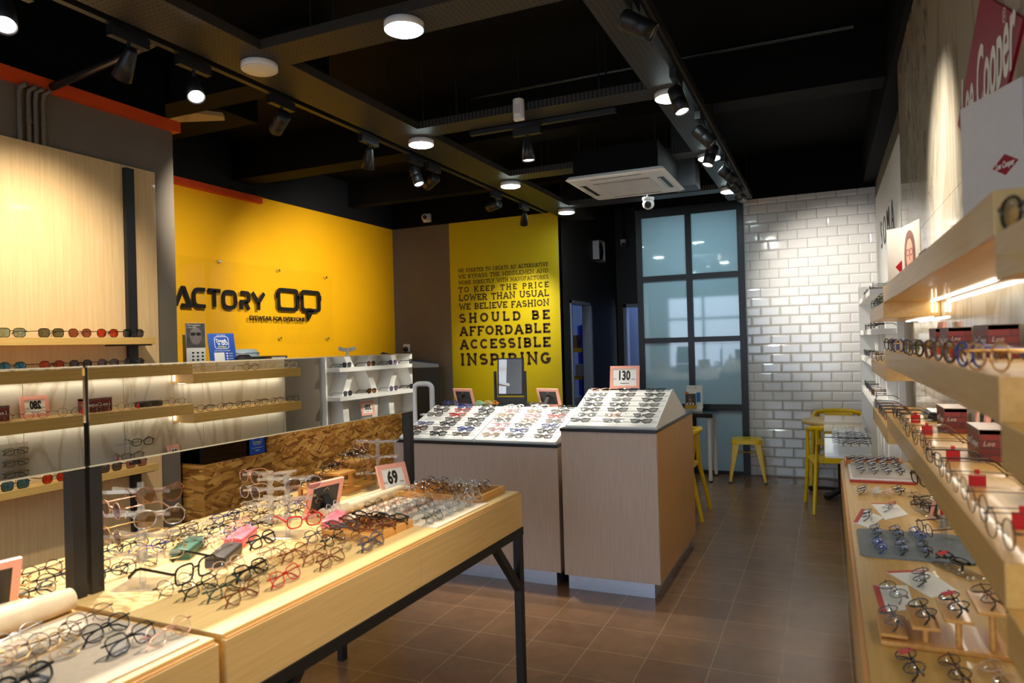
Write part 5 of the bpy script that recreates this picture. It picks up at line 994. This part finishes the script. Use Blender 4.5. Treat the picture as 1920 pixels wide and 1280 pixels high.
# ------------------------------------------------------------------ sunglasses on the left wall
for z, specs, nmz in ((1.662, (('square', 'teal'), ('square', 'green'), ('panto', 'brown'), ('panto', 'red'), ('square', 'grey')), 'upper'), (1.486, (('panto', 'blue'), ('panto', 'red'), ('panto', 'grey'), ('panto', 'purple'), ('panto', 'grey')), 'middle'), (.876, (('square', 'blue'), ('panto', 'red'), ('square', 'red'), ('square', 'grey'), ('square', 'rose')), 'lowest')):
    for i, (sh, le) in enumerate(specs):
        y = (2.287, 2.491, 2.653, 2.821, 2.989)[i]; glasses(sh, 'slim', 'black' if le != 'brown' else 'brown', (SHX-.015, y, z), radians(90), 'open', 'black sunglasses with %s lenses, %s from left on the %s left wall shelf' % (le, ORD[i], nmz), 'sunglasses on the left wall', le, cat='sunglasses', name='sunglasses').scale = (1.12,)*3
# ------------------------------------------------------------------ right wall: pairs on shelves, boxes, posters, things on the counter
FX = -pi/2   # facing -x
def shelf_pairs(y0, y1, n, z, specs, where, grp, x=.238, tags=()):
    for i in range(n):
        sh, wt, co = specs[i % len(specs)]; y = y0+(y1-y0)*i/max(1, n-1)
        glasses(sh, wt, co, (x+J(.006), y, z), FX+J(.08)+(.28 if z > 1.3 else .1), 'open', '%s %s eyeglasses, %s from the near end of %s' % (co, sh, ORD[i], where), grp, tag_red=(i in tags))
shelf_pairs(1.33, 3.26, 12, 1.486, (('panto', 'slim', 'gold'), ('panto', 'bold', 'blue'), ('panto', 'bold', 'brown'), ('round', 'bold', 'grey'), ('panto', 'bold', 'tortoise'), ('panto', 'bold', 'black'), ('panto', 'bold', 'grey'), ('square', 'bold', 'black')), 'the middle near shelf', 'eyeglasses on the middle near shelf', tags=(0, 5, 7))
shelf_pairs(1.30, 3.24, 12, 1.222, (('round', 'thin', 'matte black'), ('round', 'thin', 'gunmetal'), ('panto', 'slim', 'clear'), ('round', 'thin', 'gunmetal'), ('rectangular', 'slim', 'matte black'), ('round', 'thin', 'brown')), 'the lower near shelf', 'eyeglasses on the lower near shelf', tags=(0, 1, 3, 5, 8, 10))
shelf_pairs(3.46, 4.28, 6, 1.158, (('square', 'slim', 'black'), ('panto', 'slim', 'tortoise'), ('square', 'slim', 'matte black')), 'the lower far shelf', 'eyeglasses on the lower far shelf')
shelf_pairs(3.46, 4.26, 5, 1.422, (('panto', 'thin', 'gold'), ('square', 'slim', 'silver'), ('round', 'slim', 'black')), 'the middle far shelf', 'eyeglasses on the middle far shelf')
shelf_pairs(3.5, 4.2, 4, 1.688, (('square', 'slim', 'grey'), ('round', 'slim', 'black')), 'the upper far shelf', 'eyeglasses on the upper far shelf')
glasses('panto', 'bold', 'black', (.245, 1.135, 1.688), FX+.25, 'open', 'dark eyeglasses at the near end of the upper right shelf, cut by the picture edge', 'eyeglasses on the upper right shelf')
glasses('panto', 'slim', 'red', (.262, 1.11, 1.422), FX+.1, 'open', 'red eyeglasses on the shelf closest to the camera at the right edge', 'eyeglasses on the shelf closest to the camera')
def brick_mat():
    m = mat('brick_print', (120, 40, 34), .4); nt = m.node_tree; b = nt.nodes['Principled BSDF']; tc = nt.nodes.new('ShaderNodeTexCoord'); sx_ = nt.nodes.new('ShaderNodeSeparateXYZ'); ad = nt.nodes.new('ShaderNodeMath'); mp = nt.nodes.new('ShaderNodeCombineXYZ'); br = nt.nodes.new('ShaderNodeTexBrick'); br.inputs['Scale'].default_value = 1; br.inputs['Brick Width'].default_value = .05; br.inputs['Row Height'].default_value = .018; br.inputs['Mortar Size'].default_value = .0014
    br.inputs['Color1'].default_value = (*lin((132, 46, 40)), 1); br.inputs['Color2'].default_value = (*lin((100, 36, 34)), 1); br.inputs['Mortar'].default_value = (*lin((66, 44, 40)), 1)
    nt.links.new(tc.outputs['Object'], sx_.inputs[0]); nt.links.new(sx_.outputs[0], ad.inputs[0]); nt.links.new(sx_.outputs[1], ad.inputs[1]); nt.links.new(ad.outputs[0], mp.inputs[0]); nt.links.new(sx_.outputs[2], mp.inputs[1]); nt.links.new(mp.outputs[0], br.inputs['Vector']); nt.links.new(br.outputs['Color'], b.inputs['Base Color']); return m
M_BRICK = brick_mat()
def packbox(x, y, z, label, L=.17, w=.065, h=.082, rz=0.):
    t = thing('packaging_box', label, 'box', (x, y, z), radians(90)+rz, 'brick print packaging boxes')   # local x along y
    MB().box((-L/2, -w/2, 0), (L/2, w/2, h)).build('carton', M_BRICK, t, bevel=.0015)
    link('lettering', text_mesh('Lee Cooper', .03, .0002, 0, 'CENTER', .25), M_PAPER, t, (.0, w/2+.0008, h*.42), (0, 0, pi)); link('lettering', text_mesh('Lee', .018, .0002, 0, 'CENTER', .25), mat('faded_print', (196, 176, 156), .5, noise=.05), t, (-L/2-.001, .012, h*.5), (0, 0, -pi/2))
    MB().box((-L/2, -w/2-.0005, h-.012), (L/2, w/2+.0005, h+.0005)).build('lid_band', mat('box_lid_print', (116, 92, 80), .45, noise=.25, nscale=40), t)
for x, y, z, l in ((.385, 2.98, 1.486, 'farthest brick print box on the middle shelf, next to a pink sign'), (.385, 2.70, 1.486, 'second brick print box on the middle shelf, behind dark frames'), (.385, 2.10, 1.486, 'nearest brick print box on the middle shelf, at the right edge'), (.378, 2.78, 1.222, 'farther brick print box on the lower shelf'), (.378, 2.20, 1.222, 'nearer brick print box on the lower shelf'), (.34, 2.80, 1.752, 'brick print box on the upper shelf beside the portrait card'), (.385, 1.62, 1.222, 'brick print box near the near end of the lower shelf')): packbox(x, y, z, l)
price_sign((.385, 3.14, 1.486), FX, '250', 'pink price sign at the far end of the middle near shelf', .14, .11, 8); price_sign((.395, 2.45, 1.222), FX, '280', 'pink price sign reading 280 between the boxes on the lower shelf', .15, .12, 8)
t = thing('glasses_case', 'long black case lying on the lower shelf by the far boxes', 'case', (.37, 3.13, 1.222), radians(90), 'slim glasses cases'); MB().prism([(-.03, 0), (.03, 0), (.032, .02), (.02, .036), (-.02, .036), (-.032, .02)], -.08, .08, 0).build('case_body', M_BLACKGLOSS, t, bevel=.004); MB().box((-.06, -.0325, .02), (.06, -.0315, .022)).build('seam', M_CHROME, t)
# wall sign, poster, portrait card
def wall_diamond():
    t = thing('wall_sign', 'large red diamond sign with white script on the marble wall', 'sign', (.43, 2.354, 2.25)); MB().prism([(.435, 0), (0, .25), (-.435, 0), (0, -.25)], -.008, 0, 0).build('diamond', mat('crimson_vinyl', (146, 14, 40), .5, spec=.2, noise=.04), t)
    link('script', text_mesh('Lee Cooper', .26, .0005, .004, 'CENTER', .3, .56), mat('cream_vinyl', (234, 226, 212), .45, noise=.03), t, (-.0095, .0, -.07), (0, 0, FX)); link('script', text_mesh('®', .05), MATS['cream_vinyl'], t, (-.0095, -.27, .06), (0, 0, FX))
wall_diamond()
def poster():
    a, b = Vector((.335, 2.165)), Vector((.424, 1.955)); d = b-a; t = thing('poster_board', 'white poster board with a small red diamond on the upper right shelf', 'poster', (a.x, a.y, 1.752), math.atan2(d.y, d.x)); L = d.length
    MB().box((0, 0, 0), (L, .006, .38)).build('board', mat('poster_white', (206, 204, 204), .5, noise=.02), t); m = MB(); m.prism([(.120, .195), (.165, .220), (.210, .195), (.165, .170)], -.0012, 0, 1); m.build('red_diamond', MATS['crimson_vinyl'], t); link('script', text_mesh('Lee Cooper', .022, .0002, .0004, 'CENTER', .3, .6), M_PAPER, t, (.165, -.0018, .188))
poster()
def portrait_card():
    t = thing('portrait_card', 'folded card with a woman portrait and a red diamond on the upper right shelf', 'poster', (.27, 3.12, 1.752)); A, B, Cc = (-.035, .13), (.015, .09), (.055, -.12); h = .225
    cardm = mat('grey_card', (186, 178, 166), .6, noise=.02)
    for p, q, nm_ in ((A, B, 'left_face'), (B, Cc, 'right_face')): MB().prism([p, q, (q[0]+.003, q[1]+.003), (p[0]+.003, p[1]+.003)], 0, h, 2).build(nm_, cardm, t)
    d = Vector((B[0]-A[0], B[1]-A[1])).normalized(); n = Vector((d.y, -d.x))*.001; P = lambda u, z: (A[0]+d.x*u+n.x, A[1]+d.y*u+n.y, z); MB().quad(P(.034, .07), P(.062, .094), P(.062, .046), P(.054, .046)).quad(P(.034, .07), P(.062, .04), P(.062, .094)).build('red_diamond', M_RED, t)
    e = Vector((Cc[0]-B[0], Cc[1]-B[1])).normalized(); m_ = Vector((e.y, -e.x))
    def Q(pts, off): return [(B[0]+e.x*u+m_.x*off, B[1]+e.y*u+m_.y*off, z) for u, z in pts]
    hair = mat('printed_hair', (110, 78, 72), .5, noise=.2, nscale=30); skin = mat('printed_skin', (196, 146, 126), .5, noise=.05)
    MB().quad(*Q(sq(.095, .10, .065, .10, 0, 360, 24, 2.2)[:-1], .0012)).quad(*Q([(.02, .0), (.17, .0), (.15, .1), (.04, .1)], .001)).build('portrait_hair', hair, t); MB().quad(*Q(sq(.098, .105, .04, .062, 0, 360, 24, 2.1)[:-1], .0020)).quad(*Q([(.08, .0), (.118, .0), (.114, .06), (.084, .06)], .0017)).build('portrait_face', skin, t)
    g = MB()
    for u in (.078, .118): stroke(g, sq(u, .115, .016, .012, 0, 360, 14)[:-1], .003, lambda x, z: Q([(x, z)], .0028)[0], True)
    g.quad(*Q([(.08, .072), (.116, .072), (.106, .064), (.09, .064)], .0028)); g.quad(*Q([(.094, .085), (.102, .085), (.1, .105), (.097, .105)], .0024)); g.build('portrait_features', mat('printed_dark', (120, 60, 60), .5, noise=.05), t)
portrait_card()
# counter top, from the far end to the near end
CT = CZ+.0002
wood_tray((.375, 4.56, CT), radians(90), .14, .30, 'orange wooden tray at the far end of the maple counter', 3, wood('orange_wood', (220, 140, 50), (200, 116, 36), 0))
for i, (x, y) in enumerate(((.12, 4.62), (.17, 4.64), (.22, 4.62), (.275, 4.64), (.33, 4.63))): glasses(('round', 'panto')[i % 2], 'slim', ('black', 'black', 'grey', 'gunmetal', 'black')[i], (x, y, CT+.01), FX+.2, 'fold', '%s eyeglasses, %s from the aisle in the orange wooden tray' % (('black', 'black', 'grey', 'gunmetal', 'black')[i], ORD[i]), 'eyeglasses in the orange wooden tray', tilt=FLAT)
t = thing('presentation_box', 'pale presentation box with a red edge holding rows of glasses', 'box', (.09, 4.02, CT)); MB().box((0, 0, 0), (.30, .46, .012)).build('red_base', mat('brick_red_card', (176, 62, 40), .5, noise=.06), t); MB().box((.0, .015, .012), (.30, .46, .018)).build('inner_card', M_PAPER, t); MB().box((.015, .03, .018), (.30, .455, .032)).build('pale_tray', mat('greige_board', (196, 184, 174), .6, noise=.05), t); link('lettering', text_mesh('Lee', .016, .0001), M_INK, t, (.03, .36, .0325), (-pi/2, 0, 0))
for c in range(4):
    for r in range(2): glasses('rectangular', 'slim', ('gunmetal', 'black')[(c+r) % 2], (.145+.06*c, 4.15+.21*r, CT+.0325), FX+.15+J(.08), 'fold', '%s eyeglasses, %s from the aisle in the %s row of the presentation box' % (('dark metal', 'black')[(c+r) % 2], ORD[c], ('near', 'far')[r]), 'eyeglasses in the presentation box', tilt=FLAT)
for i, (sh, wt, co, x, y, rz, lb) in enumerate((('square', 'slim', 'black', .135, 3.77, -.5, 'black eyeglasses lying loose beyond the white cards, nearest the aisle'), ('panto', 'thin', 'silver', .195, 3.74, -.4, 'silver eyeglasses second from the aisle in the loose row'), ('oval', 'thin', 'rose gold', .245, 3.72, -.35, 'rose wire eyeglasses third from the aisle in the loose row'), ('round', 'slim', 'black', .29, 3.80, -.3, 'black round eyeglasses fourth from the aisle in the loose row'), ('round', 'thin', 'gold', .335, 3.72, -.3, 'gold eyeglasses at the wall end of the loose row'))):
    glasses(sh, wt, co, (x, y, CT), FX+rz+.45, 'fold', lb, 'loose eyeglasses on the maple counter', tilt=FLAT)
def card(pts, label, edge):
    m = MB(); m.prism(pts, CT, CT+.0025, 2); t = m.build('display_card', M_PAPER); tag(t, label, 'card', 'white display cards'); a, b = Vector(pts[edge]), Vector(pts[(edge+1) % len(pts)]); d = (b-a); n = Vector((-d.y, d.x)).normalized()*.016; c = sum((Vector(p) for p in pts), Vector((0, 0)))/len(pts)
    if (c-a).dot(n) < 0: n = -n
    q = MB(); q.prism([tuple(a), tuple(b), tuple(b+n), tuple(a+n)], CT+.0025, CT+.003, 2); q.build('red_stripe', mat('stripe_red', (196, 52, 44), .5, noise=.04), t)
card([(.078, 3.146), (.117, 3.40), (.195, 3.27), (.132, 3.07)], 'white card with a red stripe nearest the aisle, behind the felt mat', 0); card([(.16, 3.53), (.262, 3.55), (.29, 3.35), (.197, 3.225)], 'white card farther from the aisle, behind the felt mat', 0)
card([(.151, 2.52), (.27, 2.58), (.33, 2.39), (.25, 2.31)], 'white card with a red stripe under black round glasses', 0); card([(.106, 2.37), (.20, 2.40), (.20, 2.20), (.113, 2.15)], 'white card with a red stripe in front of the step stand', 3)
for sh, wt, co, x, y, rz, lb in (('panto', 'slim', 'black', .13, 3.23, -.5, 'black eyeglasses on the white card nearest the aisle'), ('panto', 'thin', 'matte black', .225, 3.41, -.7, 'thin black eyeglasses on the farther white card'), ('round', 'slim', 'black', .24, 2.45, -.5, 'black round eyeglasses on the white card beside the felt mat'), ('panto', 'thin', 'gunmetal', .153, 2.28, -.1, 'grey metal eyeglasses on the white card before the step stand')): glasses(sh, wt, co, (x, y, CT+.0032), FX+rz+.45, 'fold', lb, 'eyeglasses on the white cards', tilt=FLAT, tag_red=(x == .225))
m = MB(); m.prism(rounded(.34, .37, .03, 5, .255, 2.86), CT, CT+.006, 2); tag(m.build('felt_mat', mat('grey_felt', (128, 134, 138), .95, noise=.1, nscale=120, bump=.3)), 'grey felt mat with rounded corners on the maple counter', 'mat')
for c in range(3):
    for r in range(2): glasses('rectangular', 'slim', ('blue', 'gunmetal', 'black')[(c+r) % 3], (.148+.068*c, 2.76+.2*r, CT+.0065), FX+.15+J(.1), 'fold', '%s eyeglasses, %s from the aisle in the %s row of the grey felt mat' % (('blue', 'dark metal', 'black')[(c+r) % 3], ORD[c], ('near', 'far')[r]), 'eyeglasses on the grey felt mat', 'bluelight', tilt=FLAT)
S4 = (.37, 2.98, CT); acrylic_stand(S4, 'acrylic stand with black pairs at the back of the maple counter', (.06, .13, .20), .27, pi/2)
for z, y, sp, lb in ((.21, .05, ('square', 'bold', 'black'), 'black square eyeglasses at the top of the counter acrylic stand'), (.13, -.02, ('square', 'slim', 'black'), 'black eyeglasses in the middle of the counter acrylic stand'), (.06, -.09, ('panto', 'slim', 'brown'), 'brown eyeglasses lowest on the counter acrylic stand')): glasses(sp[0], sp[1], sp[2], (.30, 2.98+y, CT+z), FX+.3, 'open', lb, 'pairs on the counter acrylic stand', lift=.0, tilt=.1, tag_red=(z == .13))
def bag(x, y, L, rz, label):
    n, k = 14, 5; random.seed(int(x*1000+y*77)); mb = MB(); vs = []
    for i in range(n+1):
        for j in range(k+1): vs.append((-.035+.07*j/k, -L/2+L*i/n, .003+.011*sin(pi*j/k)*sin(pi*i/n)+random.uniform(0, .004)*(0 < j < k)))
    mb.add(vs, [(i*(k+1)+j, i*(k+1)+j+1, (i+1)*(k+1)+j+1, (i+1)*(k+1)+j) for i in range(n) for j in range(k)]); o = mb.build('plastic_sleeve', lens_mat('clear_film', (.92, .92, .9), .16, .12), loc=(x, y, CT), rot=(0, 0, rz)); tag(o, label, 'sleeve', 'clear plastic sleeves')
bag(.365, 3.42, .17, .2, 'clear plastic sleeve lying beyond the counter acrylic stand'); bag(.36, 2.60, .18, .5, 'clear plastic sleeve between the felt mat and the step stand'); bag(.37, 3.60, .17, -.3, 'clear plastic sleeve beside the loose row of glasses')
for x, y, sh, co, lb in ((.35, 3.42, 'square', 'black', 'big black eyeglasses at the wall side, beyond the acrylic stand'), (.345, 2.62, 'rectangular', 'black', 'black eyeglasses lying on a clear sleeve near the step stand'), (.355, 3.58, 'panto', 'gunmetal', 'dark metal eyeglasses lying on the clear sleeve farthest along the counter')): glasses(sh, 'bold' if co == 'black' else 'thin', co, (x, y, CT+.014), FX+.5, 'fold', lb, 'dark eyeglasses near the wall on the maple counter', tilt=FLAT, tag_red=(y < 3))
def step_platforms():
    t = thing('step_stand', 'wooden stand with four rising platforms on the near part of the counter', 'stand', (.10, 1.95, CT), 0, 'small wooden step stands'); MB().box((0, -.03, 0), (.27, .14, .012)).build('base', M_BAMBOO, t, bevel=.003)
    for k in range(4):
        x = .0+.068*k; h = .016+.026*k; MB().box((x, -.015, h), (x+.06, .14, h+.008)).build('platform', M_BAMBOO, t, bevel=.0015)
        if k: MB().cyl((x+.03, .0, .012), (x+.03, .0, h), .007, n=12).build('post', M_BAMBOO, t)
        glasses('round', 'slim', ('grey', 'black', 'black', 'brown')[k], (.10+x+.030, 1.95+.062, CT+h+.008), FX+.15, 'fold', '%s eyeglasses on the %s platform from the aisle of the wooden stand' % (('grey', 'black', 'black', 'brown')[k], ORD[k]), 'eyeglasses on the four wooden platforms', tilt=FLAT, tag_red=(k == 2))
step_platforms()
for k, (x, co) in enumerate(((.15, 'black'), (.235, 'brown'), (.315, 'beige'))): glasses('panto', 'slim', co, (x, 1.80, CT), FX+.15, 'fold', '%s eyeglasses at the lower right, in front of the step stand' % co, 'eyeglasses in front of the step stand', tilt=FLAT, tag_red=(k == 0))
# things at the back of the counter, best seen in the table mirror
t = thing('glasses_holder', 'clear upright holder with three black rimmed pairs at the back of the counter', 'stand', (.41, 2.335, CT), FX); MB().box((-.075, .0, 0), (.075, .004, .29)).box((-.075, -.06, 0), (.075, .0, .004)).build('acrylic_panel', M_ACRYL, t)
for k in range(3): MB().box((-.03, -.02, .10+.062*k), (.03, 0, .104+.062*k)).build('ledge', M_ACRYL, t); glasses('rectangular', 'slim', 'matte black', (.385, 2.335, CT+.125+.062*k), FX, 'fold', 'black rimmed eyeglasses, %s on the clear upright holder' % ('lowest', 'middle', 'topmost')[k], 'eyeglasses on the clear upright holder', lift=.0, tilt=-.1)
price_sign((.37, 3.34, CT), FX-.3, '39', 'small pink price sign at the back of the counter beside the acrylic stand', .11, .15, 14)
# white unit and display case
for z, nmz, n in ((1.145, 'lowest', 5), (1.395, 'second', 5), (1.59, 'third', 4), (1.835, 'top', 4)):
    for i in range(n): glasses(('square', 'panto', 'round')[i % 3], 'bold' if i % 2 else 'slim', ('black', 'brown', 'black', 'gunmetal')[i % 4], (.275, 4.99+.34*i, z), FX+J(.1), 'open', 'dark sunglasses, %s from the near end on the %s shelf of the white unit' % (ORD[i], nmz), 'sunglasses on the white shelf unit', ('grey', 'brown', 'purple')[i % 3], cat='sunglasses', name='sunglasses')
price_sign((.33, 5.35, .943), FX+.3, '300', 'pink price sign on the glass top of the white display case', .15, .13, 12); price_sign((.40, 5.75, 1.59), FX, '133', 'pink price sign on a shelf of the white unit', .14, .13, 8)
for r in range(8):
    for c in range(4): x, y = .055+.05*c, 5.06+.11*r; glasses('oval', 'slim', ('black', 'gunmetal', 'brown')[(r+c) % 3], (x, y, .8455), FX+.5+J(.1), 'fold', '%s eyeglasses, %s from aisle in %s row inside white display case' % (('black', 'gunmetal', 'brown')[(r+c) % 3], ORD[c], ORD[r]), 'eyeglasses in the white display case', tilt=FLAT)
print('GLASSES', NG[0])
